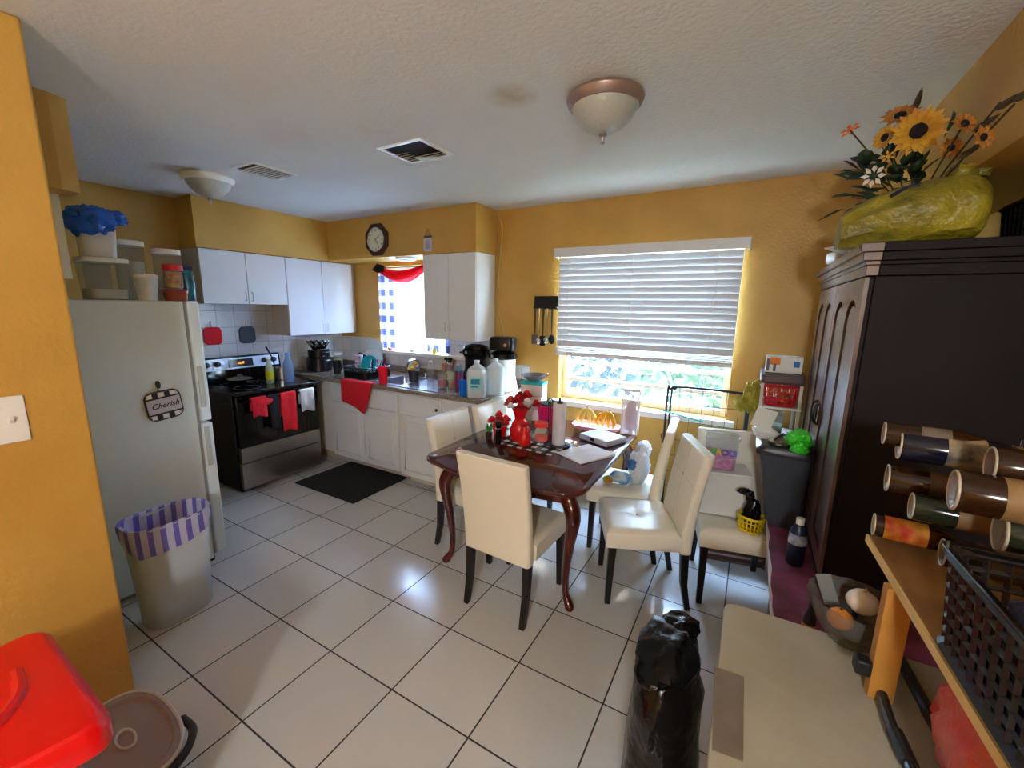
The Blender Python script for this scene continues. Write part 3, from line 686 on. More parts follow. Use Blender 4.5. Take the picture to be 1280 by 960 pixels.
for i, (k, z) in enumerate([(1.055, .0), (1.06, .06), (1.075, .525), (1.06, .542), (.97, .538), (.86, .45), (.78, .25), (.72, .12)]):
    ring = []
    for q in range(64):
        a = 2 * PI * q / 64; zz = z
        drop = .06 + .075 * max(0, math.sin(a * 1.0 + 2.1)) + .02 * noise.noise(Vector((math.cos(a) * 2, math.sin(a) * 2, 1)))
        if i == 0: zz = .53 - drop
        if i == 1: zz = .53 - drop * .5
        kk = k * (1 - (.05 if i in (0,) else 0)) * (1 + .012 * math.sin(a * 11 + i))
        ring.append(Vector((.115 * kk * math.copysign(abs(math.cos(a)) ** .625, math.cos(a)), .168 * kk * math.copysign(abs(math.sin(a)) ** .625, math.sin(a)), zz)))
    rs.append(ring)
obj('bin_liner', G().rings(rs, False, False), LINER, t)

# ------------------------------------------------------------------ red bin and grey tub at the left
t = thing('red_storage_bin', 'big bright red lidded bin in the bottom left corner', 'bin', (-1.325, -.085, .0), rz=math.radians(-1))
def rbo(w, l, k, z, c=.045):
    return [Vector((p[0] * k * (1 - .42 * (.5 - p[1] / l)), p[1] * k, z)) for p in rrect(w, l, c, 5)]
obj('bin_body', G().rings([rbo(.44, .56, .80, 0), rbo(.44, .56, .82, .02), rbo(.44, .56, .98, .65), rbo(.44, .56, .98, .69)]), REDP, t, bev=.004)
lid = obj('lid', G().rings([rbo(.50, .64, 1, .662), rbo(.50, .64, 1, .712), rbo(.50, .64, .96, .730), rbo(.50, .64, .88, .734)]), REDP, t, bev=.006)
obj('lid_ridge', G().tube(smooth_path([(-.08, .24, .731), (.02, .225, .734), (.09, .17, .735), (.11, .08, .735)]), .012, 8), REDP, lid)
obj('hatch_outline', G().tube([(-.10 + .13 * math.cos(a), -.06 + .13 * math.sin(a), .735) for a in [2 * PI * k / 24 for k in range(24)]], .008, 6, True), REDP, lid)
obj('latch', G().box(.225, .262, -.10, .02, .63, .695), REDP, t, bev=.01)
t = thing('grey_tub', 'grey lidded oval tub on the floor beside the red bin', 'tub', (-1.565, .35, 0), rz=-.05)
GT = mat('warm_grey_plastic', (134, 122, 128), .45)
obj('tub_body', G().lathe([(.86, 0), (.88, .01), (1, .22)], seg=40, sx=.19, sy=.11, power=2.6), GT, t)
ld = obj('lid', G().lathe([(1.06, .215), (1.08, .232), (1.05, .245), (.92, .248), (.86, .238), (.5, .238)], seg=40, sx=.19, sy=.11, power=2.6), GT, t)
obj('lid_rim', G().tube([(.204 * math.copysign(abs(math.cos(a)) ** .77, math.cos(a)), .118 * math.copysign(abs(math.sin(a)) ** .77, math.sin(a)), .244) for a in [2 * PI * k / 40 for k in range(40)]], .006, 6, True), mat('pale_grey_plastic', (176, 178, 186), .4), ld)
obj('finger_grip', G().lathe([(.05, .2385), (.048, .244), (.04, .2445), (.036, .240)], seg=24, sx=1, sy=.5, cap0=False, cap1=False), MATS['pale_grey_plastic'], ld)
obj('carry_handle', G().tube(smooth_path([(.05, .128, .225), (.13, .128, .235), (.19, .09, .235), (.218, .03, .225)]), .012, 8), BLACKM, t)

# ------------------------------------------------------------------ floor mat
t = obj('kitchen_mat', G().box(-3.43, -2.66, 2.10, 2.715, .0015, .012).xf(Matrix.Identity(4)), mat('black_rug', (20, 18, 17), .95, bump=.8, bscale=90), bev=.003)
tag(t, 'black rectangular mat on the tiles between the stove and sink cabinet', 'mat')

# ------------------------------------------------------------------ dining table
TX, TY, TZ = -1.12, 2.335, .72
t = thing('dining_table', 'dark cherry dining table with cabriole legs and bowed ends', 'table', (TX, TY, 0))
def table_outline(hw, hl, bow, cr):
    pts = []
    n = 14
    for k in range(n + 1):       # near end, bowed, from left to right
        a = -1 + 2 * k / n; pts.append((a * (hw - cr), -hl - bow * (1 - a * a)))
    for k in range(1, 6): a = -PI / 2 + PI / 2 * k / 5; pts.append((hw - cr + cr * math.cos(a), -hl + cr + cr * math.sin(a)))
    for k in range(1, 6): a = PI / 2 * k / 5; pts.append((hw - cr + cr * math.cos(a), hl - cr + cr * math.sin(a)))
    for k in range(1, n): a = 1 - 2 * k / n; pts.append((a * (hw - cr), hl + bow * (1 - a * a)))
    for k in range(0, 6): a = PI / 2 + PI / 2 * k / 5; pts.append((-hw + cr + cr * math.cos(a), hl - cr + cr * math.sin(a)))
    for k in range(1, 5): a = PI + PI / 2 * k / 5; pts.append((-hw + cr + cr * math.cos(a), -hl + cr + cr * math.sin(a)))
    return pts
ol = table_outline(.495, .60, .055, .12)
rs = []
for off, z in ((-.02, .690), (-.006, .692), (0, .702), (0, .712), (-.008, .72)):
    rs.append([Vector((x * (1 + off / .5), y * (1 + off / .65), z)) for x, y in ol])
obj('tabletop', G().rings(rs), CHERRY, t, smooth=50)
g = G()
for y in (-.16, .20): g.box(-.488, .488, y - .001, y + .001, .7202, .7206)
obj('leaf_seam', g, mat('seam_dark', (16, 6, 5), .5), t, smooth=0)
ap = [(x * .80, y * .80) for x, y in table_outline(.495, .60, .03, .1)]
ai = [(x * .76, y * .77) for x, y in table_outline(.495, .60, .03, .1)]
g = G().rings([[Vector((p[0], p[1], .60)) for p in ap], [Vector((p[0], p[1], .69)) for p in ap], [Vector((p[0], p[1], .69)) for p in ai], [Vector((p[0], p[1], .60)) for p in ai]], loop=True)
obj('apron', g, CHERRY, t)
for sx in (-1, 1):
    for sy in (-1, 1):
        bx, by = sx * .375, (-.43 if sy < 0 else .60); d = Vector((sx, sy * .55, 0)).normalized()
        prof = [(-.005, .69, .042), (0, .62, .042), (.035, .56, .043), (.045, .50, .038), (.03, .40, .030), (.012, .28, .023), (.004, .16, .019), (.012, .07, .018), (.035, .03, .024), (.045, .012, .026), (.045, .0, .02)]
        pts = smooth_path([Vector((bx, by, 0)) + d * o + Vector((0, 0, z)) for o, z, r in prof], 4); rr = []
        for i in range(len(prof) - 1):
            for q in range(4): rr.append(prof[i][2] * (1 - q / 4) + prof[i + 1][2] * q / 4)
        rr.append(prof[-1][2])
        obj('leg', G().tube(pts, rr, 12), CHERRY, t)

# ------------------------------------------------------------------ dining chairs
def chair(loc, rz, label):
    t = thing('dining_chair', label, 'chair', loc, rz, 'cream dining chairs')
    # seat: cushioned, tufted at the centre
    def top(u, v):
        x = -.205 + .41 * u; y = -.155 + .375 * v
        e = min(1, min(u, 1 - u, v, 1 - v) / .10); h = .450 - .022 * (1 - e) ** 2
        h -= .012 * math.exp(-((x / .035) ** 2 + ((y - .03) / .035) ** 2))
        h -= .0025 * math.exp(-(x / .006) ** 2) + .0025 * math.exp(-((y - .03) / .006) ** 2)
        return Vector((x, y, h))
    g = G(); n1, n2 = 36, 32
    g.grid(top, n1, n2)
    per = [top(i / n1, 0) for i in range(n1)] + [top(1, j / n2) for j in range(n2)] + [top(1 - i / n1, 1) for i in range(n1)] + [top(0, 1 - j / n2) for j in range(n2)]
    mid = [Vector((p.x * 1.015, p.y * 1.01, .43)) for p in per]; bot = [Vector((p.x, p.y, .345)) for p in per]
    g.rings([per, [Vector((p.x * 1.015, p.y * 1.01, .42)) for p in per], bot], False, True)
    st = obj('seat', g, CREAM, t, smooth=60)
    obj('button', G().blob((0, .03, .4405), (.009, .009, .004), 0, 1, 0, 10, 6), CREAMSEAM, st)
    # backrest: curved slab
    def prof(z): s = max(0, (z - .33) / .54); return -.185 - .075 * s ** 1.6
    g = G(); rs = []
    for i in range(15):
        z = .325 + .545 * i / 14; c = prof(z); hw = .198 + .008 * (i / 14); th = .032 - .006 * (i / 14)
        rs.append([Vector((x, c + y, z + .008 * (1 - (x / hw) ** 2) * (i == 14))) for x, y in rrect(2 * hw, 2 * th, .02, 3)])
    bk = obj('backrest', g.rings(rs), CREAM, t, smooth=50, bev=.008)
    g = G()
    g.tube([(0, prof(z) + .0325 - .006 * (z - .33) / .54, z) for z in [.46 + .04 * k for k in range(11)]], .0007, 5)
    g.tube([(-.19, prof(.70) + .0288, .70), (0, prof(.70) + .0288, .70), (.19, prof(.70) + .0288, .70)], .0007, 5)
    g.blob((0, prof(.70) + .0285, .70), (.009, .004, .009), 0, 1, 0, 10, 6)
    obj('stitching', g, CREAMSEAM, bk)
    for sx in (-1, 1):
        g = G(); x = sx * .175
        g.rings([[Vector((x + a * w, y + b_ * w, z)) for a, b_ in ((-1, -1), (1, -1), (1, 1), (-1, 1))] for y, z, w in ((.195, 0, .014), (.185, .346, .02))])
        obj('leg', g, DARKLEG, t, bev=.002)
        g = G().rings([[Vector((x + a * w, y + b_ * w, z)) for a, b_ in ((-1, -1), (1, -1), (1, 1), (-1, 1))] for y, z, w in ((-.225, 0, .014), (-.195, .15, .017), (-.185, .326, .02))])
        obj('leg', g, DARKLEG, t, bev=.002)
    return t
CH = chair((-1.02, 1.865, 0), math.radians(-2.5), 'cream dining chair with its plain back to the camera, at the near table end')
dup(CH, (-.441, 2.278, 0), math.radians(114), 'cream tufted dining chair turned sideways at the right of the table')
dup(CH, (-.64, 2.70, 0), math.radians(95), 'cream dining chair at the table right side holding plastic bags')
dup(CH, (-1.49, 2.185, 0), math.radians(-90), 'cream dining chair at the table left side, nearer of the two there')
dup(CH, (-1.435, 2.61, 0), math.radians(-90), 'cream dining chair at the table left side, farther one by the worktop end')
dup(CH, (.015, 2.53, 0), math.radians(192), 'cream dining chair by the wall carrying a white box and yellow basket')

# ------------------------------------------------------------------ small things: makers
def away(p, r):
    d = Vector((p.x, p.y, 0)).normalized(); return Vector((p.x, p.y, p.z)) + d * r
def stand(px, py, z, r):
    """ground point of something of radius r whose front foot is seen at the pixel"""
    q = away(P(px, py, 2, z), r); return (q.x, q.y, z)
def bottle(name, label, cat, loc, r, h, m, neck=.35, capm=WHITEP, labm=None, group=None, rot=None, power=2, sy=1, nr=.4, caph=.08):
    t = thing(name, label, cat, loc, 0, group, rot)
    hb = h * (1 - neck)
    obj('bottle_body', G().lathe([(r * .9, .001), (r, .008), (r, hb * .85), (r * .92, hb * .95), (r * nr * 1.2, h * (1 - neck * .45)), (r * nr, h * (1 - caph * 1.2)), (r * nr, h * (1 - caph))], seg=20, power=power, sy=sy), m, t)
    obj('cap', G().lathe([(r * nr * 1.15, h * (1 - caph)), (r * nr * 1.15, h)], seg=14), capm, t)
    if labm: obj('paper_label', G().lathe([(r * 1.012, hb * .25), (r * 1.012, hb * .75)], seg=20, power=power, sy=sy, cap0=False, cap1=False), labm, t)
    return t
def glass(name, label, cat, loc, r, h, m, fill=None, fh=.4, taper=.8, group=None, handle=False):
    t = thing(name, label, cat, loc, 0, group)
    obj('glass_wall' if m in (CLEARG, CLEARP) else 'cup_wall', G().lathe([(r * taper * .9, .001), (r * taper, .004), (r, h), (r * .94, h), (r * taper * .92, .01)], seg=20, cap1=True), m, t)
    if fill: obj('contents', G().lathe([(r * taper * .88, .012), (r * (taper + (1 - taper) * fh) * .92, h * fh)], seg=18), fill, t)
    if handle: obj('handle', G().tube(smooth_path([(r * .9, 0, h * .8), (r * 1.6, 0, h * .7), (r * 1.6, 0, h * .35), (r * .85, 0, h * .25)]), r * .12, 6), m, t)
    return t
def wbox(name, label, cat, loc, d, m, rz=0, lid=None, group=None, rot=None, bev=.003, base='box_body'):
    t = thing(name, label, cat, loc, rz, group, rot)
    obj(base, G().box(-d[0] / 2, d[0] / 2, -d[1] / 2, d[1] / 2, .001, d[2]), m, t, bev=bev)
    if lid: obj('lid', G().box(-d[0] / 2 - .004, d[0] / 2 + .004, -d[1] / 2 - .004, d[1] / 2 + .004, d[2] + .0005, d[2] + .012), lid, t, bev=.003)
    return t
def lattice(w, l, h, flare, nv, nh, th=.006, corner=.03, z0=0):
    """open basket wall: upright bars and bands"""
    def ring(z):
        k = 1 + flare * (z - z0) / h; return [Vector((p[0] * k, p[1] * k, z)) for p in rrect(w, l, corner, 3)]
    g = G()
    for i in range(nh + 1):
        z = z0 + h * i / nh; r = ring(z)
        g.tube(r, th * (1.5 if i in (0, nh) else .7), 4, True)
    base, top = ring(z0), ring(z0 + h)
    def at(R, f):
        k = f * len(R); i = int(k) % len(R); return R[i].lerp(R[(i + 1) % len(R)], k - int(k))
    def arc(R):
        Ls = [0]
        for i in range(len(R)): Ls.append(Ls[-1] + (R[(i + 1) % len(R)] - R[i]).length)
        return Ls
    Lb = arc(base)
    for q in range(nv):
        s = Lb[-1] * q / nv; i = max(j for j in range(len(base)) if Lb[j] <= s); f = (s - Lb[i]) / max(1e-6, Lb[i + 1] - Lb[i])
        a = base[i].lerp(base[(i + 1) % len(base)], f); b = top[i].lerp(top[(i + 1) % len(top)], f)
        g.tube([a, b], th * .7, 4)
    return g, [Vector((p.x * .99, p.y * .99, z0)) for p in base]
def basket(name, label, loc, w, l, h, m, flare=.12, nv=28, nh=4, rz=0, th=.006, cat='basket', group=None, rot=None):
    t = thing(name, label, cat, loc, rz, group, rot)
    g, b = lattice(w, l, h, flare, nv, nh, th, z0=th * 1.5)
    obj('basket_wall', g, m, t, smooth=0)
    obj('basket_floor', G().rings([b, [p + Vector((0, 0, .003)) for p in b]]), m, t)
    return t
def film(name, label, cat, loc, parts, m, rz=0, flat=.001, group=None, bump=True):
    t = thing(name, label, cat, loc, rz, group); g = G()
    for c, r, a, f, sd in parts: g.blob(c, r, a, f, sd, 26, 16)
    for v in g.v:
        if flat is not None and v.z < flat: v.z = flat
    obj('crumpled_film', g, m, t); return t
YEL = mat('yellow_plastic', (226, 196, 30), .4)
AMBER = mat('amber_drink', (190, 120, 20), .2)

# ------------------------------------------------------------------ on the stove
CZ = .869
t = glass('saucepan', 'steel pot at the back corner of the stove top', 'pot', (-3.90, 2.36, CZ), .085, .115, STEEL, taper=.97)
bottle('soap_bottle', 'green-labelled clear dish soap bottle beside the steel pot on the stove', 'bottle', (-3.76, 2.155, CZ), .042, .24, clear('clear_soap', (222, 236, 210), .5), labm=mat('lime_label', (150, 214, 40), .4, rgb2=(236, 196, 40), vscale=25), sy=.7)
bottle('water_bottle', 'tall pale blue bottle in front of the steel pot on the stove', 'bottle', (-3.705, 2.30, CZ), .046, .27, clear('blue_clear', (150, 180, 222), .6), capm=mat('cap_blue', (90, 130, 200), .4))
t = thing('spatula', 'dark long-handled spatula leaning in the steel pot', 'spatula', (-3.93, 2.33, CZ + .015), rot=(.0, -.06, 0))
obj('handle', G().tube([(0, 0, 0), (-.01, -.03, .20), (-.02, -.07, .30)], [.006, .006, .010], 6), BLACKM, t)
t = glass('frying_pan', 'small black pan near the middle of the stove top', 'pan', (-3.92, 1.98, CZ), .10, .05, BLACKG, taper=.85)
obj('handle', G().tube([(.09, 0, .035), (.22, .03, .045)], .009, 6), BLACKM, t)
obj('lid', G().lathe([(.10, .051), (.09, .06), (.02, .075), (.02, .09), (.0, .092)], seg=20), CLEARG, t)

# ------------------------------------------------------------------ on the worktop
KZ = .876
x, y = -4.04, 2.86
t = thing('stock_pot', 'large black pot, lowest of the stack in the kitchen corner', 'pot', (x, y, KZ))
obj('pot_body', G().lathe([(.115, .001), (.125, .01), (.125, .14), (.13, .145)], seg=24), BLACKP, t)
for s in (-1, 1): obj('handle', G().tube([(s * .12, -.03, .12), (s * .16, -.02, .125), (s * .16, .02, .125), (s * .12, .03, .12)], .006, 6), STEEL, t)
t = thing('saucepan', 'black pan stacked on the large pot in the kitchen corner', 'pot', (x, y, KZ + .146))
obj('pot_body', G().lathe([(.10, .001), (.108, .01), (.108, .075), (.113, .08)], seg=24), BLACKP, t)
obj('handle', G().tube([(.10, -.02, .06), (.14, -.015, .063), (.14, .02, .063), (.10, .02, .06)], .005, 6), STEEL, t)
t = thing('steamer_basket', 'shiny petal steamer basket on top of the stacked black pans', 'steamer', (x, y, KZ + .227))
g = G()
for k in range(12):
    a = 2 * PI * k / 12; c, s = math.cos(a), math.sin(a); n_ = Vector((-s, c, 0))
    b0 = Vector((.06 * c, .06 * s, .004)); b1 = Vector((.115 * c, .115 * s, .085)); w = .034
    g.add([b0 - n_ * .016, b0 + n_ * .016, b1 + n_ * w, b1 + Vector((.004 * c, .004 * s, .012)), b1 - n_ * w], [(0, 1, 2, 3, 4)])
obj('petal', g, CHROME, t, solid=.001)['kind'] = 'stuff'
obj('base_plate', G().cyl((0, 0, .001), .062, .003, 20), CHROME, t)
t = tub('storage_jar', 'clear jar with a pale lid and green label beside the stacked pots', 'jar', (-4.10, 3.14, KZ), .055, .15, CLEARP, .015, taper=1, fill=mat('pickle', (190, 200, 90), .4), fillh=.7)
t = glass('travel_mug', 'black travel mug with a handle in front of the dish rack', 'mug', (-3.71, 2.83, KZ), .042, .135, BLACKP, taper=.9, handle=True)
DX, DY = -3.31, 2.87
t = basket('dish_rack', 'black dish drying rack piled with dishes beside the sink', (DX, DY, KZ), .30, .30, .095, BLACKP, flare=.1, nv=30, nh=4, cat='dish rack')
obj('drip_tray', G().rings([[Vector((p[0] * k, p[1] * k, z)) for p in rrect(.33, .33, .03)] for k, z in ((.97, .0), (1, .006), (1.0, .07), (.985, .07), (.97, .012))]), BLACKP, t)
t = thing('baking_pan', 'dark square pan tilted up at the left of the dish rack', 'pan', (DX - .09, DY - .02, KZ + .05), rot=(math.radians(70), math.radians(28), math.radians(20)))
obj('pan_body', G().rings([[Vector((p[0] * k, p[1] * k, z)) for p in rrect(.19, .15, .02)] for k, z in ((.85, 0), (1, .03), (1.05, .032), (.98, .031), (.83, .003))]).xf(Matrix.Translation((0, .09, 0))), mat('pan_grey', (58, 62, 70), .35), t)
t = thing('plate', 'white plate standing in the dish rack', 'plate', (DX - .01, DY + .08, KZ + .145), rot=(math.radians(72), 0, math.radians(20)))
obj('plate_disc', G().lathe([(.05, 0), (.06, .003), (.12, .018), (.122, .02), (.115, .02), (.055, .006)], seg=32), WHITEP, t)
glass('patterned_cup', 'purple and white patterned cup in the middle of the dish rack', 'cup', (DX - .01, DY - .09, KZ + .075), .042, .15, mat('purple_pattern', (236, 230, 240), .4, rgb2=(90, 40, 120), vscale=35), taper=.8)
t = thing('bowl', 'turquoise bowl tipped upright at the right of the dish rack', 'bowl', (DX + .085, DY - .02, KZ + .12), rot=(math.radians(60), math.radians(-20), math.radians(30)))
obj('bowl_shell', G().lathe([(.03, 0), (.04, .002), (.075, .03), (.085, .065), (.08, .065), (.07, .034), (.035, .006)], seg=28), mat('turquoise', (40, 190, 214), .35), t)
for k in range(6):
    t = thing('cutlery', 'piece of cutlery standing at the right side of the dish rack', 'cutlery', (DX + .12 + .008 * (k % 3), DY - .08 + .03 * k, KZ + .02), group='cutlery in the dish rack', rot=(random.uniform(-.25, .1), random.uniform(0, .5), 0))
    obj('handle', G().tube([(0, 0, 0), (0, 0, .17)], [.004, .007], 6), (CHROME, BLACKM, REDP)[k % 3], t)
t = thing('cutting_board', 'pale blue cutting board leaning against the wall behind the dish rack', 'board', (-3.62, 3.235, KZ + .004), rot=(math.radians(-8), 0, 0))
obj('board', G().prism(rrect(.22, .30, .02, cy=.15), 0, .01, 1), mat('pale_blue_plastic', (206, 220, 226), .5), t)
REDC = clear('red_translucent', (238, 40, 62), .7)
sx_, sy2_, _ = stand(474, 479, KZ, .045)
t = glass('red_tumbler', 'tall red tumbler with a clear pink base at the sink edge', 'cup', (-2.87, 2.665, KZ), .046, .16, REDC, taper=.75)
t = thing('utensil_caddy', 'black caddy with a scrubber and brushes behind the red tumbler', 'caddy', (-2.72, 2.90, KZ + .006))
obj('cup', G().lathe([(.045, .0), (.052, .11), (.048, .11), (.04, .01)], seg=16), BLACKP, t)
obj('brush', G().tube([(0, 0, .02), (.02, 0, .16)], .005, 6).blob((.022, 0, .175), (.025, .02, .02), .2, 4, 1, 12, 8), mat('brush_orange', (222, 150, 60), .7), t)
obj('scrubber', G().blob((-.025, -.01, .125), (.03, .03, .025), .3, 5, 4, 14, 10), mat('scrub_yellow', (226, 206, 90), .8), t)
bottle('clear_bottle', 'clear plastic bottle standing right of the black caddy by the sink', 'bottle', (-2.62, 3.02, KZ + .006), .036, .19, CLEARP)
bottle('soap_bottle', 'small clear soap bottle below the window right of the tap', 'bottle', (-2.50, 3.18, KZ), .028, .13, CLEARP, capm=mat('cap_white2', (236, 236, 236), .4))
bottle('soap_bottle', 'pale blue pump soap bottle below the kitchen window', 'bottle', (-2.40, 3.16, KZ), .035, .17, clear('aqua_clear', (150, 205, 222), .6), capm=WHITEP, neck=.4)
t = bottle('spray_bottle', 'clear spray bottle with a black trigger and yellow label', 'bottle', (-2.39, 3.02, KZ + .0065), .042, .21, CLEARP, neck=.35, capm=BLACKM, labm=mat('lemon_label', (226, 214, 90), .5))
obj('trigger', G().box(-.055, .02, -.012, .012, .212, .236).tube([(-.03, 0, .215), (-.042, 0, .18)], .005, 6), BLACKM, t)
bottle('purple_bottle', 'dark purple bottle behind the spray bottle', 'bottle', (-2.30, 3.17, KZ), .032, .19, mat('deep_purple', (66, 24, 70), .3), capm=BLACKP)
PINKJ = mat('salsa_red', (214, 70, 66), .4)
glass('preserve_jar', 'clear jar of pink-red contents on the worktop edge', 'jar', stand(553, 486, KZ + .0065, .042), .042, .13, CLEARP, PINKJ, .6, taper=.95)
glass('drinking_glass', 'drinking glass of amber drink next to the pink-red jar', 'glass', stand(564, 487, KZ, .035), .035, .145, CLEARG, AMBER, .45)
glass('drinking_glass', 'empty pink-tinted glass behind the amber drink', 'glass', stand(562, 477, KZ, .034), .034, .15, clear('pink_tint', (214, 140, 150), .45), None)
glass('drinking_glass', 'second empty pink-tinted glass farther back near the tiles', 'glass', stand(569, 472, KZ, .034), .034, .15, MATS['pink_tint'], None)
glass('drinking_glass', 'peach-tinted glass farthest back near the black cooker', 'glass', stand(556, 474, KZ, .032), .032, .15, clear('peach_tint', (224, 170, 130), .45), None)
bottle('insulated_tumbler', 'purple patterned tumbler beside the blue cup', 'bottle', stand(574, 489, KZ, .036), .036, .17, mat('purple_tumbler', (70, 30, 96), .3, rgb2=(150, 40, 80), vscale=20), neck=.15, capm=mat('teal_cap', (20, 90, 110), .4), nr=.8)
glass('blue_cup', 'bright blue ribbed cup left of the water jugs', 'cup', stand(579, 496, KZ, .036), .038, .125, mat('blue_cup', (20, 110, 206), .25), taper=.75)
JUG = clear('jug_plastic', (222, 234, 238), .72, .3)
def jug(label, loc, rz, lab):
    t = thing('water_jug', label, 'jug', loc, rz, 'water jugs at the worktop end')
    prof = [(.92, .001), (1, .012), (1, .195), (.9, .225), (.5, .25), (.26, .262), (.24, .275)]
    obj('jug_body', G().lathe(prof, seg=32, sx=.075, sy=.075, power=4), JUG, t)
    obj('water', G().lathe([(.88, .004), (.94, .014), (.94, .13)], seg=32, sx=.075, sy=.075, power=4), clear('water_tint', (196, 220, 226), .35), t)
    obj('cap', G().lathe([(.022, .275), (.022, .293)], seg=14), mat('cap_pale', (220, 226, 236), .4), t)
    obj('handle', G().tube(smooth_path([(.0, .02, .262), (.0, .075, .245), (.0, .085, .19), (.0, .07, .15)]), .011, 8), JUG, t)
    if lab:
        obj('paper_label', G().box(-.045, .045, -.0772, -.0758, .07, .17), mat('aqua_label', (140, 210, 214), .5), t)
        obj('label_print', G().box(-.035, .035, -.0782, -.0773, .115, .155).box(-.035, .02, -.0782, -.0773, .09, .10), mat('label_teal', (20, 130, 150), .5), t)
jug('clear gallon water jug with an aqua label, left of the two jugs', (-1.86, 2.69, KZ), math.radians(25), True)
jug('clear gallon water jug without a label, beside the white appliance', (-1.80, 2.872, KZ), math.radians(25), False)
# white appliance with its black lid, cooker and grill
t = thing('drinks_dispenser', 'tall white appliance with a black domed lid at the worktop end', 'appliance', (-1.855, 3.08, KZ))
obj('housing', G().lathe([(.115, .001), (.118, .02), (.098, .12), (.10, .27)], seg=32, power=2.6), WHITEP, t)
obj('water_window', G().box(-.018, .03, -.108, -.098, .07, .20).xf(Matrix.Rotation(.35, 4, 'Z')), mat('window_slate', (120, 120, 140), .2), t, bev=.004)
obj('domed_lid', G().lathe([(.12, .271), (.128, .285), (.12, .315), (.07, .335), (0, .338)], seg=32), BLACKG, t)
obj('lid_knob', G().lathe([(.012, .0), (.016, .012), (0, .014)], seg=12).xf(Matrix.Translation((-.03, -.125, .295)) @ Matrix.Rotation(PI / 2, 4, 'X')), CHROME, t)
t = thing('toaster', 'glossy black toaster sitting on top of the white appliance', 'toaster', (-1.865, 3.09, KZ + .3395), rz=math.radians(15))
obj('casing', G().rings([[Vector((p[0] * k, p[1] * k, z)) for p in rrect(.22, .15, .04)] for k, z in ((.96, .001), (1, .02), (1, .09), (.9, .115))]), BLACKP, t, bev=.006)
obj('dial', G().lathe([(.014, 0), (.012, .012), (0, .013)], seg=12).xf(Matrix.Translation((.04, -.075, .05)) @ Matrix.Rotation(PI / 2, 4, 'X')), STEEL, t)
obj('slot', G().box(-.07, .07, -.035, -.015, .1152, .1165).box(-.07, .07, .015, .035, .1152, .1165), BLACKM, t)
t = thing('slow_cooker', 'black slow cooker with a shiny lid left of the white appliance', 'cooker', (-2.17, 3.12, KZ + .001), rz=.1)
# stands on a small stack
obj('base', G().lathe([(.08, .0), (.10, .02), (.10, .24), (.11, .26)], seg=28, sy=.9), BLACKP, t)
obj('bowl', G().lathe([(.11, .261), (.13, .29), (.13, .325), (.115, .33)], seg=28, sy=.85), BLACKG, t)
obj('lid', G().lathe([(.118, .331), (.11, .355), (.05, .375), (0, .377)], seg=28, sy=.85), BLACKG, t)
obj('steam_knob', G().lathe([(.014, 0), (.014, .012), (0, .013)], seg=12).xf(Matrix.Translation((-.03, -.112, .305)) @ Matrix.Rotation(PI / 2, 4, 'X')), CHROME, t)
obj('side_handle', G().tube([(-.12, -.02, .295), (-.155, -.015, .29), (-.155, .03, .29), (-.12, .03, .295)], .009, 6), BLACKP, t)
# red towel over the worktop edge
t = thing('kitchen_towel', 'red towel hanging askew over the worktop edge in front of the sink', 'towel', (-3.14, 2.598, KZ))
def rt(u, v):
    x = -.215 + .43 * v
    if u < .28: return Vector((x - .01, .065 * (1 - u / .28) - .006, .007 + .002 * math.sin(v * 9)))
    q = (u - .28) / .72; drop = .20 + .11 * v if v < .82 else .29 - .9 * (v - .82)
    return Vector((x + .02 * q * (1 - v) - .09 * q * max(0, v - .5), -.010 - .010 * q - .008 * math.sin(v * 8 + q * 2) * q, .006 - drop * q))
obj('cloth', G().grid(rt, 26, 26), RED, t, solid=.004)
# sill objects
glass('soap_dish', 'pink soap dish on the kitchen window sill', 'dish', (-3.42, 3.30 - .005, 1.101), .03, .03, mat('pink_plastic', (236, 150, 150), .4), taper=.8)
bottle('small_bottle', 'small yellow bottle on the sill below the right wall cabinet', 'bottle', (-2.80, 3.295, 1.101), .022, .07, YEL, neck=.3)
wbox('soap_box', 'small white box on the middle of the kitchen window sill', 'box', (-3.1, 3.295, 1.101), (.06, .03, .03), WHITEP)

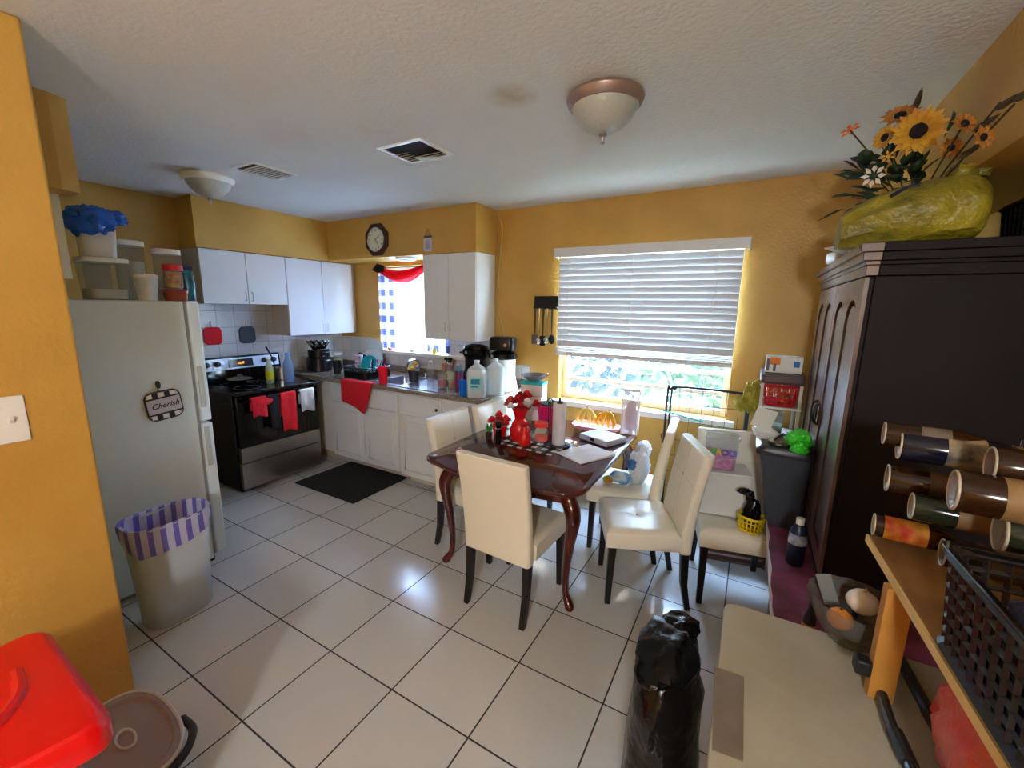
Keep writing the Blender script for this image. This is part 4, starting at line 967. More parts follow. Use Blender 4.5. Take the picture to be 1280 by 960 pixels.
# ------------------------------------------------------------------ utensil rack on the wall
t = thing('utensil_rack', 'black utensil rack hanging on the wall left of the blind', 'rack', (-1.575, YB - .001, 1.68))
obj('back_board', G().box(-.115, .115, -.012, -.001, -.11, 0), BLACKM, t, bev=.003)
obj('hook_rail', G().box(-.11, .11, -.035, -.012, -.105, -.09), BLACKP, t, bev=.002)
for k, (x, L_, kind) in enumerate([(-.085, .30, 'spatula'), (-.045, .31, 'ladle'), (-.008, .31, 'turner'), (.03, .30, 'ladle2'), (.075, .29, 'spoon')]):
    tt = thing('cooking_utensil', {'spatula': 'grey slotted spatula, leftmost on the utensil rack', 'ladle': 'steel ladle hanging second from left on the utensil rack', 'turner': 'black turner hanging in the middle of the utensil rack', 'ladle2': 'steel ladle hanging second from right on the utensil rack', 'spoon': 'black round spoon, rightmost on the utensil rack'}[kind], 'utensil', (-1.575 + x, YB - .045, 1.575), group=None)
    obj('handle', G().tube([(0, 0, .0), (0, 0, -.12), (0, .004, -L_ + .07)], [.009, .007, .004], 6), BLACKP if k % 2 == 0 else CHROME, tt)
    if 'ladle' in kind: obj('ladle_bowl', G().blob((0, -.012, -L_ + .03), (.026, .02, .032), 0, 1, 0, 16, 10), CHROME, tt)
    elif kind == 'spoon': obj('spoon_bowl', G().blob((0, -.002, -L_ + .03), (.030, .010, .042), 0, 1, 0, 16, 10), BLACKP, tt)
    else: obj('blade', G().prism(rrect(.055, .085, .012, cy=-L_ + .035), -.006, -.002, 1), BLACKP if kind == 'turner' else mat('util_grey', (150, 150, 152), .3, .6), tt)

# ------------------------------------------------------------------ on the dining table
DZ = .7212
run = obj('table_runner', G().box(-.21, .21, -.09, .09, .0002, .0022), plaid('black_white_check', (232, 228, 224), (70, 62, 62), (20, 18, 18), .07, ax=(0, 1)), loc=(-1.17, 2.27, DZ), rot=(0, 0, math.radians(-4)))
tag(run, 'black and white checked runner under the red flowers on the table', 'runner')
RZ = DZ + .0027
t = thing('flower_vase', 'ribbed red vase of red and white artificial flowers on the checked runner', 'vase', (-1.27, 2.33, RZ))
obj('vase_body', G().lathe([(.05, .001), (.062, .02), (.066, .07), (.05, .115), (.032, .14), (.036, .16), (.055, .215), (.05, .215), (.03, .165)], seg=24), mat('red_ceramic', (214, 20, 26), .25), t)
rnd = random.Random(3)
PET = {'red_petal': mat('red_petal', (196, 16, 30), .7), 'coral_petal': mat('coral_petal', (234, 86, 60), .7), 'white_petal': mat('white_petal', (240, 232, 228), .7), 'wine_petal': mat('wine_petal', (120, 12, 24), .7)}
def rose(c, r, m, parent, name='flower', seed=0):
    g = G(); rn = random.Random(seed)
    for k in range(16):
        a = k * 2.4; q = k / 16; rad = r * (.15 + .75 * q)
        d = Vector((math.cos(a), math.sin(a), 0)); n_ = Vector((-d.y, d.x, 0)); up = Vector((0, 0, 1))
        b = Vector(c) + d * rad * .4 + up * (r * .2 - r * .3 * q); tp = b + d * rad * .6 + up * r * (.75 - .55 * q); w = r * (.3 + .35 * q)
        g.add([b - n_ * w * .5, b + n_ * w * .5, tp + n_ * w * .8, tp + up * r * .15, tp - n_ * w * .8], [(0, 1, 2, 3, 4)])
    return obj(name, g, m, parent, smooth=60, solid=.001)
for k, (x, y, z, r, c) in enumerate([(-.06, -.02, .24, .05, 'coral_petal'), (.0, -.03, .255, .055, 'red_petal'), (.065, -.02, .245, .045, 'white_petal'), (-.10, .02, .215, .04, 'coral_petal'), (.02, .05, .275, .05, 'red_petal'), (-.03, .05, .26, .05, 'wine_petal'), (.04, -.07, .235, .035, 'red_petal'), (-.03, -.07, .225, .035, 'white_petal'), (.10, .03, .235, .04, 'red_petal')]):
    rose((x, y, z), r, PET[c], t, seed=k)
g = G()
for k in range(9): g.tube([(0, 0, .15), (.08 * math.cos(k * .7), .07 * math.sin(k * .7), .23)], .002, 4)
obj('stem', g, mat('stem_green', (40, 80, 30), .7), t)['kind'] = 'stuff'
t = thing('red_flower_pot', 'low pot crowded with glossy red artificial blooms left of the vase', 'flowers', (-1.43, 2.34, DZ + .001))
obj('pot', G().lathe([(.04, 0), (.05, .07), (.046, .07)], seg=20), MATS['red_ceramic'], t)
for k, (x, y, z, r_) in enumerate([(0, 0, .10, .05), (-.05, -.02, .09, .042), (.05, -.02, .085, .042), (0, -.05, .07, .04), (.02, .05, .09, .045), (-.04, .04, .08, .04), (.0, -.01, .14, .035)]):
    rose((x, y, z), r_, mat('gloss_red', (226, 24, 16), .35), t, seed=20 + k)
t = thing('red_bottle', 'small red ribbon-wrapped bottle in front of the ribbed red vase', 'bottle', (-1.185, 2.238, RZ))
obj('wrapped_body', G().lathe([(.028, .001), (.038, .01), (.042, .05), (.03, .085), (.016, .105), (.014, .125)], seg=16), MATS['gloss_red'], t)
obj('ribbon_frill', G().lathe([(.016, .125), (.034, .145), (.030, .146), (.012, .127)], seg=10), MATS['red_petal'], t)
t = bottle('pepper_grinder', 'slim black pepper grinder at the left end of the checked runner', 'grinder', (-1.345, 2.185, RZ - .0015), .020, .15, BLACKG, neck=.3, capm=BLACKP, nr=.9, caph=.2)
obj('steel_band', G().lathe([(.0205, .10), (.0205, .108)], seg=16, cap0=False, cap1=False), CHROME, t)
t = thing('small_plant', 'tiny green sprig in a dark pot beside the pepper grinder', 'plant', (-1.45, 2.235, DZ + .001))
obj('pot', G().lathe([(.018, 0), (.024, .045)], seg=14), mat('pot_brown', (60, 36, 28), .6), t)
g = G()
for k in range(14):
    a = k * 2.4; d = Vector((math.cos(a) * .03, math.sin(a) * .03, .05 + .02 * (k % 3))); n_ = Vector((-math.sin(a), math.cos(a), 0)) * .008
    g.add([Vector((0, 0, .045)), d * .6 + n_ + Vector((0, 0, .03)), d + Vector((0, 0, .03)), d * .6 - n_ + Vector((0, 0, .03))], [(0, 1, 2, 3)])
obj('leaves', g, mat('sprig_green', (60, 150, 50), .6), t, smooth=0)
# goblet candle jar
t = thing('candle_goblet', 'footed glass goblet with red candle and red lid on the runner', 'goblet', (-1.06, 2.215, RZ))
obj('foot', G().lathe([(.038, .001), (.036, .005), (.008, .012), (.006, .04), (.02, .05)], seg=20), CLEARG, t)
obj('glass_cup', G().lathe([(.02, .05), (.042, .065), (.044, .11), (.036, .15)], seg=20, cap0=False, cap1=False), CLEARG, t)
obj('red_wax', G().lathe([(.018, .053), (.038, .067), (.040, .095), (.02, .10)], seg=20), mat('wax_red', (240, 50, 30), .4), t)
obj('lid', G().lathe([(.040, .150), (.042, .172), (.036, .178), (0, .18)], seg=20), mat('lid_coral', (240, 60, 56), .4), t)
t = thing('greeting_card', 'white folded greeting card leaning between the vase and goblet', 'card', (-1.15, 2.33, RZ), rz=math.radians(-20))
obj('card_leaf', G().box(-.04, .04, 0, .002, 0, .11).xf(Matrix.Rotation(-.2, 4, 'X') @ Matrix.Rotation(.35, 4, 'Y')), mat('card_grey', (206, 202, 196), .8), t)
for v in kids(t)[0].data.vertices: v.co.z += .016
# paper towel
t = thing('paper_towel_holder', 'black wire paper towel holder with its loop, holding the roll', 'holder', (-1.01, 2.37, DZ))
obj('base_plate', G().cyl((0, 0, .0), .075, .008, 28), BLACKM, t)
obj('centre_post', G().cyl((0, 0, .008), .007, .30, 8), BLACKM, t)
obj('tension_loop', G().tube(smooth_path([(-.062, -.03, .008), (-.062, -.03, .25), (-.058, -.033, .275), (-.045, -.042, .275), (-.042, -.045, .25), (-.042, -.045, .11)], 5), .003, 6), BLACKM, t)
t = thing('paper_towel_roll', 'standing roll of white paper towel on the black wire holder', 'paper towel', (-1.01, 2.37, DZ + .009))
obj('paper', G().lathe([(.011, .001), (.042, .001), (.042, .265), (.022, .265), (.022, .20)], seg=28, cap0=False, cap1=False), mat('paper_white', (220, 216, 222), .95, bump=.3, bscale=120), t)
obj('cardboard_core', G().lathe([(.022, .268), (.019, .268), (.019, .18)], seg=20, cap0=False, cap1=False), mat('core_brown', (80, 60, 50), .9), t)
# papers
t = thing('paper_stack', 'stack of white papers lying at the right front of the table', 'papers', (-.80, 2.30, DZ), rz=math.radians(-28))
for k in range(3): obj('sheet', G().box(-.11, .11, -.14, .14, .0008 + .003 * k, .003 + .003 * k).xf(Matrix.Rotation(.04 * k, 4, 'Z')), mat('sheet_white', (238, 236, 240), .8), t)
t = thing('document_box', 'flat pale grey document case on the table behind the papers', 'case', (-.80, 2.62, DZ), rz=math.radians(-24))
obj('case_body', G().box(-.12, .12, -.10, .10, .0008, .028), mat('case_lilac', (180, 184, 206), .4), t, bev=.006)
obj('case_lid', G().box(-.118, .118, -.098, .098, .0285, .038), mat('case_pale', (214, 218, 232), .35), t, bev=.004)
obj('clasp', G().box(-.015, .015, -.106, -.100, .014, .032), BLACKP, t)
# banana tray
t = thing('fruit_tray', 'pink and white tray under the bananas near the window', 'tray', (-.93, 2.86, DZ), rz=.1)
obj('tray', G().lathe([(.9, .001), (1, .012), (1.02, .03), (.98, .03), (.94, .012)], seg=32, sx=.17, sy=.10, power=3), mat('pink_tray', (240, 170, 200), .5), t)
BAN = mat('banana_yellow', (238, 216, 110), .5)
def bananas(label, loc, rz, m):
    t = thing('banana_bunch', label, 'bananas', loc, rz, 'bananas on the pink tray')
    for k in range(4):
        a = -.9 + .6 * k; pts = smooth_path([(0, 0, .12), (.05 * math.sin(a), -.025, .10), (.085 * math.sin(a), -.04, .055), (.07 * math.sin(a), -.03, .012)], 5)
        n_ = len(pts); obj('banana', G().tube(pts, [.004 + .011 * math.sin(PI * min(1, (i + 1) / n_)) ** .5 for i in range(n_)], 8), m, t)
    obj('stalk', G().tube([(0, 0, .11), (.002, .004, .135)], [.007, .005], 6), mat('stalk_brown', (70, 50, 24), .7), t)
bananas('pale yellow banana bunch at the left of the pink tray', (-1.01, 2.88, DZ + .015), .2, BAN)
bananas('riper golden banana bunch at the right of the pink tray', (-.845, 2.87, DZ + .015), -.2, mat('banana_gold', (236, 190, 50), .5))
# bread keeper
t = thing('bread_keeper', 'tall clear container with a white lid at the far right table corner', 'container', (-.695, 2.895, DZ), rz=.12)
bw = .105
g = G()
for sx in (-1, 1):
    for sy in (-1, 1): g.box(sx * bw / 2 - .004, sx * bw / 2 + .004, sy * bw / 2 - .004, sy * bw / 2 + .004, .001, .30)
obj('corner_post', g, WHITEP, t)['kind'] = 'stuff'
obj('clear_wall', G().rings([[Vector((sx * bw / 2, sy * bw / 2, z)) for sx, sy in ((-1, -1), (1, -1), (1, 1), (-1, 1))] for z in (.003, .298)], True, False), clear('milky_clear', (236, 236, 240), .35, .2), t)
obj('lid', G().box(-bw / 2 - .006, bw / 2 + .006, -bw / 2 - .006, bw / 2 + .006, .302, .322), WHITEP, t, bev=.005)
bb = thing('bread_bag', 'mauve bag of bread inside the tall clear container', 'bread', (-.695, 2.895, DZ + .005), rz=.12)
obj('bag_film', G().blob((0, 0, .115), (.042, .040, .11), .2, 3, 5, 20, 16), mat('mauve_bread', (176, 130, 150), .4, rgb2=(214, 180, 190), vscale=25), bb)
# tinsel basket, boxes, bowl at the table's far left end
t = thing('tinsel_pail', 'hot pink tinsel-trimmed pail with a dark lid behind the red flowers', 'pail', (-1.23, 2.72, DZ))
obj('pail_body', G().lathe([(.075, .001), (.08, .01), (.10, .17)], seg=28), mat('hot_pink', (236, 24, 120), .5), t)
g = G(); rn = random.Random(5)
for k in range(260):
    a = rn.random() * 2 * PI; r = .098; z = .12 + .06 * rn.random(); b = Vector((r * math.cos(a), r * math.sin(a), z)); d = Vector((math.cos(a) + rn.uniform(-.5, .5), math.sin(a) + rn.uniform(-.5, .5), rn.uniform(-.8, .6))).normalized() * .03; n_ = d.cross(Vector((0, 0, 1))).normalized() * .0015
    g.add([b - n_, b + n_, b + d], [(0, 1, 2)])
o_ = obj('tinsel', g, mat('tinsel_pink', (246, 50, 130), .25, .5), t, smooth=0); o_['kind'] = 'stuff'
obj('lid', G().lathe([(.088, .171), (.085, .182), (.02, .19), (.0, .192)], seg=24), mat('dark_green_plastic', (22, 50, 46), .4), t)
obj('lid_handle', G().tube(smooth_path([(-.03, 0, .188), (-.005, 0, .215), (.02, 0, .19)]), .004, 6), MATS['dark_green_plastic'], t)
wbox('storage_box', 'tall white carton behind the flowers, under the turquoise-lidded box', 'box', (-1.44, 2.86, DZ), (.17, .13, .19), mat('carton_white', (232, 232, 230), .7), rz=.1)
t = wbox('wipes_box', 'white box with a turquoise lid stacked on the white carton', 'box', (-1.44, 2.86, DZ + .192), (.175, .12, .085), WHITEP, rz=.1)
obj('turquoise_lid', G().box(-.09, .09, -.063, .063, .0855, .108), mat('aqua_lid', (40, 190, 196), .4), t, bev=.004)
t = thing('glass_bowl', 'grey glass bowl with a spoon resting on the turquoise-lidded box', 'bowl', (-1.44, 2.86, DZ + .302))
obj('bowl_shell', G().lathe([(.035, .001), (.045, .004), (.085, .03), (.105, .05), (.10, .05), (.08, .035), (.04, .01)], seg=28), clear('smoky_glass', (160, 164, 176), .65), t)
obj('spoon_handle', G().tube([(.03, 0, .02), (.11, -.02, .065), (.125, -.02, .07)], .006, 6), WHITEP, t)

# ------------------------------------------------------------------ bags on the right rear chair
SZ = .452
t = film('shopping_bag', 'white shopping bag with blue print on the table right-side chair', 'bag', (-.57, 2.70, SZ), [((0, 0, .11), (.062, .13, .12), .2, 2.4, 3), ((.01, .05, .21), (.05, .08, .06), .25, 3, 6)], translucent('white_film', (226, 230, 236), .25, .35))
obj('print_patch', G().blob((-.02, -.11, .15), (.032, .03, .035), .3, 3, 2, 16, 10), mat('print_blue2', (60, 110, 170), .5), t)
film('snack_packet', 'blue and white packet wedged at the front of the shopping bag', 'packet', (-.66, 2.60, SZ), [((0, 0, .045), (.07, .035, .045), .2, 3, 8)], mat('blue_packet', (30, 130, 190), .35, rgb2=(214, 226, 230), vscale=16))
film('snack_packet', 'small orange and green packet on the same chair as the bags', 'packet', (-.74, 2.60, SZ), [((0, 0, .018), (.035, .04, .018), .25, 3, 9)], mat('orange_packet', (226, 110, 40), .4, rgb2=(160, 190, 40), vscale=22))

# ------------------------------------------------------------------ on the chair by the wall
WB = mat('white_box_card', (226, 226, 222), .55, bump=.1, bscale=60)
t = thing('storage_box', 'white box standing on the chair by the wall, below the snack tub', 'box', (-.055, 2.56, SZ + .003), rz=math.radians(12))
obj('box_body', G().box(-.15, .11, -.09, .10, .0, .235), WB, t, bev=.005)
obj('lid_edge', G().box(-.152, .112, -.092, .102, .236, .25), WHITEP, t, bev=.004)
t = thing('snack_tub', 'clear tub with rainbow SNACKS lettering on top of the white box', 'tub', (-.095, 2.555, SZ + .2545), rz=math.radians(4))
def tubring(k, z): return [Vector((p[0] * k, p[1] * k, z)) for p in rrect(.17, .13, .03, 4)]
obj('tub_wall', G().rings([tubring(.84, .001), tubring(.86, .006), tubring(1, .175)], True, False), clear('tub_clear', (224, 228, 236), .2, .15), t)
obj('rim', G().tube(tubring(1.02, .176), .004, 6, True), FROST, t)
obj('lid', G().rings([tubring(1.04, .178), tubring(1.04, .186), tubring(.9, .194)]), FROST, t)
obj('snacks', G().rings([tubring(.78, .008), tubring(.83, .060)]), mat('pink_snacks', (214, 60, 150), .6, rgb2=(240, 150, 190), vscale=40), t)
for k, (ch, c) in enumerate(zip('SNACKS', [(236, 96, 110), (70, 180, 60), (240, 170, 40), (70, 60, 110), (110, 70, 170), (90, 90, 200)])):
    M_ = mat('letter_%d' % k, c, .5)
    text('letter', ch, .042, M_, t, (-.065 + .026 * k, -.0655, .105), (math.radians(86), 0, 0), .0012, 0, .0022)
t = basket('wire_basket', 'small yellow plastic basket on the chair by the wall', (.083, 2.375, SZ), .095, .085, .075, YEL, nv=18, nh=3, flare=.2, th=.005, rz=math.radians(-25))
film('plastic_bag', 'knotted black plastic bag sitting in the small yellow basket', 'bag', (.083, 2.38, SZ + .014), [((0, 0, .085), (.042, .04, .075), .2, 3, 4), ((-.015, -.01, .175), (.02, .018, .028), .4, 4, 7), ((-.045, -.01, .195), (.028, .014, .016), .4, 4, 8)], BAGBLK)
# slatted wooden crate under that chair
t = thing('wooden_crate', 'slatted wooden crate on the floor below the chair by the wall', 'crate', (.02, 2.86, 0), rz=math.radians(12))
for k in range(4): obj('slat', G().box(-.16, .16, -.07, -.062, .02 + .045 * k, .05 + .045 * k), mat('crate_brown', (96, 66, 48), .7), t, bev=.002)
for s in (-1, 1): obj('end_board', G().box(s * .165 - .006, s * .165 + .006, -.07, .03, .005, .2), MATS['crate_brown'], t)
obj('crate_floor', G().box(-.155, .155, -.06, .03, .005, .012), MATS['crate_brown'], t)

# ------------------------------------------------------------------ black folding airer
AW = mat('airer_black', (14, 14, 16), .4)
t = thing('clothes_airer', 'tall black wire clothes airer against the wall under the window', 'airer', (-.245, 3.16, 0))
def loop(y, xo, top, lean=0, w=.25):
    return smooth_path([(xo - w, y, .01), (xo - w, y, top - .08), (xo - w + .02, y, top - .02), (xo - w + .08, y, top), (xo + w - .08, y, top), (xo + w - .02, y, top - .02), (xo + w, y, top - .08), (xo + w, y, .01)], 5)
obj('frame_loop', G().tube(loop(-.05, 0, 1.045), .008, 8), AW, t)
obj('frame_loop', G().tube(loop(.045, .012, 1.03), .008, 8), AW, t)
g = G()
for z in (.20, .30, .42, .54, .66, .80, .93): g.tube([(-.25, -.05, z), (.25, -.05, z)], .002, 4)
for k in range(6): g.tube([(-.17 + .075 * k, -.05, .20), (-.17 + .075 * k, -.05, 1.04)], .0014, 4)
for z in (.14, .26, .38, .50, .62): g.tube([(-.25, -.05, z), (-.24, .045, z)], .003, 4); g.tube([(.25, -.05, z), (.262, .045, z)], .003, 4)
obj('wire_grid', g, AW, t)
obj('teal_bar', G().tube([(-.27, -.062, .865), (0, -.062, .82)], .006, 6), mat('teal_rod', (60, 180, 150), .4), t)
for z in (.70, .46): obj('clip', G().tube([(-.25, -.06, z), (-.27, -.075, z - .01), (-.262, -.075, z - .04)], .004, 5), AW, t)

# ------------------------------------------------------------------ purple-topped table, bin, shelf unit
t = thing('low_table', 'narrow low table with a mottled purple top under the wardrobe', 'table', (0, 0, 0))
PT = .54
PUR = mat('purple_mottled', (146, 72, 112), .6, rgb2=(104, 40, 56), vscale=9)
obj('tabletop', G().prism([(.152, 1.36), (.87, 1.36), (.87, 3.1), (.285, 3.1), (.285, 2.60), (.152, 2.60)], PT - .03, PT), PUR, t, smooth=0)
g = G(); rn = random.Random(2); edge = [(.1515, 1.36)]; y_ = 1.36
while y_ < 2.6: y_ += rn.uniform(.03, .09); edge.append((.1515 + rn.uniform(.001, .010), min(y_, 2.6)))
obj('torn_white_edging', G().prism(edge + [(.1505, 2.6), (.1505, 1.36)], PT - .03, PT + .0012), mat('torn_white', (226, 222, 226), .8), t, smooth=0)
for x, y in ((.175, 1.40), (.84, 1.40), (.84, 3.06), (.31, 3.06), (.175, 1.72)): obj('leg', G().box(x - .02, x + .02, y - .02, y + .02, 0, PT - .0302), DARKLEG, t)
BX, BY = .215, 2.42
t = thing('kitchen_bin', 'slim dark grey bin standing on the purple table by the wardrobe', 'bin', (BX, BY, PT + .001))
def br(x0, x1, k, z): return [Vector((p[0], p[1] * k, z)) for p in rrect(x1 - x0, .30, .03, 4, (x0 + x1) / 2, 0)]
obj('bin_body', G().rings([br(-.055, .07, .82, 0), br(-.075, .072, .84, .02), br(-.135, .075, .98, .36)]), mat('bin_slate', (58, 64, 74), .35), t, bev=.003)
obj('bin_lid', G().rings([br(-.150, .078, 1.02, .361), br(-.152, .078, 1.03, .385), br(-.13, .07, .95, .405)]), mat('lid_slate', (44, 46, 54), .35), t, bev=.004)
LZ = PT + .001 + .407
film('plastic_bag', 'bright green plastic bag spilling over the dark grey bin', 'bag', (.235, 2.36, LZ), [((0, 0, .03), (.055, .08, .045), .35, 3, 3), ((.0, -.10, -.0), (.035, .05, .045), .4, 3, 5)], mat('green_film', (56, 206, 40), .3, bump=.5, bscale=30), flat=.001)
t = thing('takeout_box', 'white foam box propped open on the left of the grey bin', 'box', (.10, 2.45, LZ), rz=math.radians(15))
obj('box_base', G().rings([[Vector((p[0] * k, p[1] * k, z)) for p in rrect(.10, .13, .01)] for k, z in ((.85, .001), (1, .03), (.96, .03), (.82, .004))]), WHITEP, t)
obj('box_lid', G().box(-.05, .05, 0, .006, 0, .105).xf(Matrix.Translation((-.01, .055, .03)) @ Matrix.Rotation(.25, 4, 'Y') @ Matrix.Rotation(.1, 4, 'X')), WHITEP, t, bev=.003)
t = thing('food_tray', 'crumpled foil tray of utensils lying on top of the grey bin', 'tray', (.175, 2.38, LZ), rz=.3)
t.location = (.155, 2.33, LZ)
obj('foil_tray', G().blob((0, 0, .012), (.045, .05, .014), .35, 4, 3, 22, 12), STEEL, t)
obj('utensil', G().tube([(-.03, -.03, .03), (.03, .04, .045)], .004, 6), BLACKM, t)
# shelf unit
UX0, UX1, UY0, UY1 = .065, .283, 2.93, 3.27
SHE = mat('shelf_grey', (92, 78, 76), .45)
t = thing('shelf_unit', 'narrow grey shelf unit in the corner behind the wardrobe', 'shelf unit', (0, 0, 0))
for x in (UX0 + .01, UX1 - .01):
    for y in (UY0 + .01, UY1 - .01): obj('post', G().box(x - .008, x + .008, y - .008, y + .008, 0, 1.15), mat('post_pale', (206, 200, 190), .5), t)
for z in (.30, .80, 1.0): obj('shelf', G().box(UX0, UX1, UY0, UY1, z, z + .012), WHITEP, t, bev=.002)
obj('top_tray', G().rings([[Vector((p[0] + (UX0 + UX1) / 2 + .0, p[1] + (UY0 + UY1) / 2, z)) for p in rrect(.23 * k, .36 * k, .03)] for k, z in ((.9, 1.15), (1, 1.165), (1.0, 1.205), (.97, 1.208))]), SHE, t, bev=.003)
t = wbox('carton', 'white carton with orange and blue print on top of the shelf unit', 'box', (.175, 3.08, 1.209), (.19, .12, .10), WHITEP)
obj('orange_print', G().box(-.075, -.02, -.0615, -.0605, .05, .095), mat('print_orange', (236, 130, 30), .5), t)
obj('blue_print', G().box(.05, .08, -.0615, -.0605, .04, .075), mat('print_blue', (30, 120, 210), .5), t)
obj('grey_print', G().box(-.09, -.075, -.0615, -.0605, .01, .085).box(-.055, -.04, -.0615, -.0605, .01, .055), mat('print_slate', (90, 90, 110), .5), t)
t = basket('plastic_basket', 'red plastic basket on the upper shelf of the grey shelf unit', (.175, 3.07, 1.0125), .15, .22, .115, mat('basket_red', (196, 30, 44), .4), nv=18, nh=3, flare=.18, th=.006)
film('snack_packet', 'amber snack packet lying inside the red plastic basket', 'packet', (.19, 3.03, 1.03), [((0, 0, .03), (.04, .05, .03), .3, 3, 2)], mat('amber_pack', (206, 130, 60), .4, rgb2=(150, 50, 30), vscale=20))
t = tub('storage_tub', 'clear tub with a blue cap on the middle shelf of the shelf unit', 'tub', (.15, 3.02, .8125), .062, .15, CLEARP, .01, power=4, lidm=CLEARP, fill=mat('green_veg', (120, 170, 70), .7, rgb2=(226, 230, 220), vscale=20), fillh=.5)
bottle('small_bottle', 'small bottle with a turquoise cap on the middle shelf', 'bottle', (.085, 2.955, .8125), .018, .165, CLEARP, capm=mat('cap_turq', (40, 170, 196), .4), nr=.7, caph=.15, neck=.2)
OLIVE = mat('olive_cloth', (150, 138, 30), .6, bump=.6, bscale=28)
t = thing('cloth_bag', 'olive yellow bag hanging from the left of the shelf unit', 'bag', (.03, 2.99, 1.13))
g = G().blob((0, 0, -.085), (.055, .05, .095), .3, 2.6, 4, 24, 16).blob((-.045, -.01, -.125), (.055, .04, .05), .3, 3, 6, 22, 12).tube(smooth_path([(.045, 0, .015), (.02, 0, .02), (0, 0, -.01)]), .012, 6)
obj('bag_body', g, OLIVE, t)
t = thing('detergent_bottle', 'blue and white detergent bottle on the purple table before the bin', 'bottle', (.243, 1.98, PT + .001))
obj('bottle_body', G().lathe([(.028, .001), (.032, .01), (.034, .10), (.03, .15), (.014, .18)], seg=18), mat('navy_plastic', (20, 34, 70), .3), t)
obj('paper_label', G().lathe([(.0335, .09), (.0345, .105), (.032, .14)], seg=18, cap0=False, cap1=False), mat('blue_white_label', (206, 220, 236), .4, rgb2=(40, 90, 180), vscale=30), t)
obj('cap', G().lathe([(.015, .18), (.015, .205)], seg=12), WHITEP, t)
t = bottle('sauce_bottle', 'small dark bottle with orange band and pale foot beside the freezer', 'bottle', (.245, 1.50, PT + .001), .019, .135, mat('sauce_dark', (34, 18, 14), .3), capm=BLACKP, labm=mat('orange_band', (206, 130, 50), .5))
obj('pale_sleeve', G().lathe([(.0195, .002), (.0195, .035)], seg=16, cap0=False, cap1=False), mat('sleeve_cream', (206, 196, 176), .6), t)

# ------------------------------------------------------------------ wardrobe
AX, AY0, AY1, AZ0, AZ1 = .303, 1.83, 2.99, .60, 1.70
t = thing('wardrobe', 'dark mahogany two-door wardrobe with arched panels, against the right wall', 'wardrobe', (0, 0, 0))
obj('carcass', G().box(AX + .022, .88, AY0, AY1, AZ0, AZ1), ARM, t, bev=.003)
g = G(); h = G()
for k, (o, z0, z1) in enumerate([(.0, 1.701, 1.735), (.006, 1.735, 1.748), (.016, 1.748, 1.775), (.026, 1.775, 1.803)]):
    g.box(AX - .004 - o, AX + .03, AY0 - .004 - o, AY1 + .004 + o, z0, z1); h.box(AX + .0302, .88, AY0 - .002 - o, AY1 + .002 + o, z0, z1)
obj('cornice', g, ARMF, t, bev=.002)  # front strip in the glare-lightened wood, sides left dark
obj('cornice_side', h, ARM, t, bev=.002)
g = G(); g.box(AX - .005, .88, AY0 - .01, AY1 + .01, AZ0 - .02, AZ0 - .0005)
obj('base_moulding', g, ARM, t, bev=.004)
for x in (AX + .02, .84):
    for y in (AY0 + .02, AY1 - .02): obj('foot', G().lathe([(.018, PT + .002), (.026, PT + .015), (.022, AZ0 - .021)], (x, y, 0), seg=12), ARM, t)
def arch_door(y0, y1, hy):
    d = obj('door', G().box(AX + .010, AX + .021, y0, y1, AZ0 + .004, AZ1 - .004), ARM, t)
    mid = (y0 + y1) / 2; st = .055
    g = G(); z0, z1 = AZ0 + .004, AZ1 - .004; X0, X1 = AX - .002, AX + .010
    g.box(X0, X1, y0, y0 + st, z0, z1).box(X0, X1, mid - .03, mid + .03, z0, z1).box(X0, X1, y1 - st, y1, z0, z1)
    for a, b in ((y0 + st, mid - .03), (mid + .03, y1 - st)):
        g.box(X0, X1, a, b, z0, z0 + .06)
        zt = z1 - .07 - (b - a) / 2 * .9; cx = (a + b) / 2; rr = (b - a) / 2
        poly = [(a, z1), (a, zt)] + [(cx - rr * math.cos(q * PI / 12), zt + rr * .9 * math.sin(q * PI / 12)) for q in range(1, 12)] + [(b, zt), (b, z1)]
        # concave polygon as quads
        top = [(poly[i][0], z1) for i in range(1, len(poly) - 1)]; low = poly[1:-1]
        for i in range(len(low) - 1):
            g.prism([low[i], low[i + 1], top[i + 1], top[i]], X0, X1, 0)
    obj('arched_frame', g, ARMF, d, smooth=0)
    g = G()
    for a, b in ((y0 + st, mid - .03), (mid + .03, y1 - st)):
        rr = (b - a) / 2 - .018; cx = (a + b) / 2; zt = z1 - .07 - (b - a) / 2 * .9 - .004; zb = z0 + .078
        pts = [(cx - rr, zb), (cx + rr, zb), (cx + rr, zt)] + [(cx + rr * math.cos(q * PI / 8), zt + rr * .9 * math.sin(q * PI / 8)) for q in range(1, 8)] + [(cx - rr, zt)]
        g.prism(pts, AX + .003, AX + .010, 0)
    obj('raised_panel', g, ARMF, d, bev=.003)
    obj('handle', G().tube(smooth_path([(AX - .003, hy, 1.06), (AX - .022, hy, 1.075), (AX - .025, hy, 1.11), (AX - .022, hy, 1.145), (AX - .003, hy, 1.16)]), .005, 6).blob((AX - .006, hy, 1.11), (.004, .012, .055), .2, 4, 1, 12, 12), mat('antique_handle', (46, 36, 32), .3, .8), d)
arch_door(AY0 + .004, (AY0 + AY1) / 2 - .003, 2.37); arch_door((AY0 + AY1) / 2 + .003, AY1 - .004, 2.45)

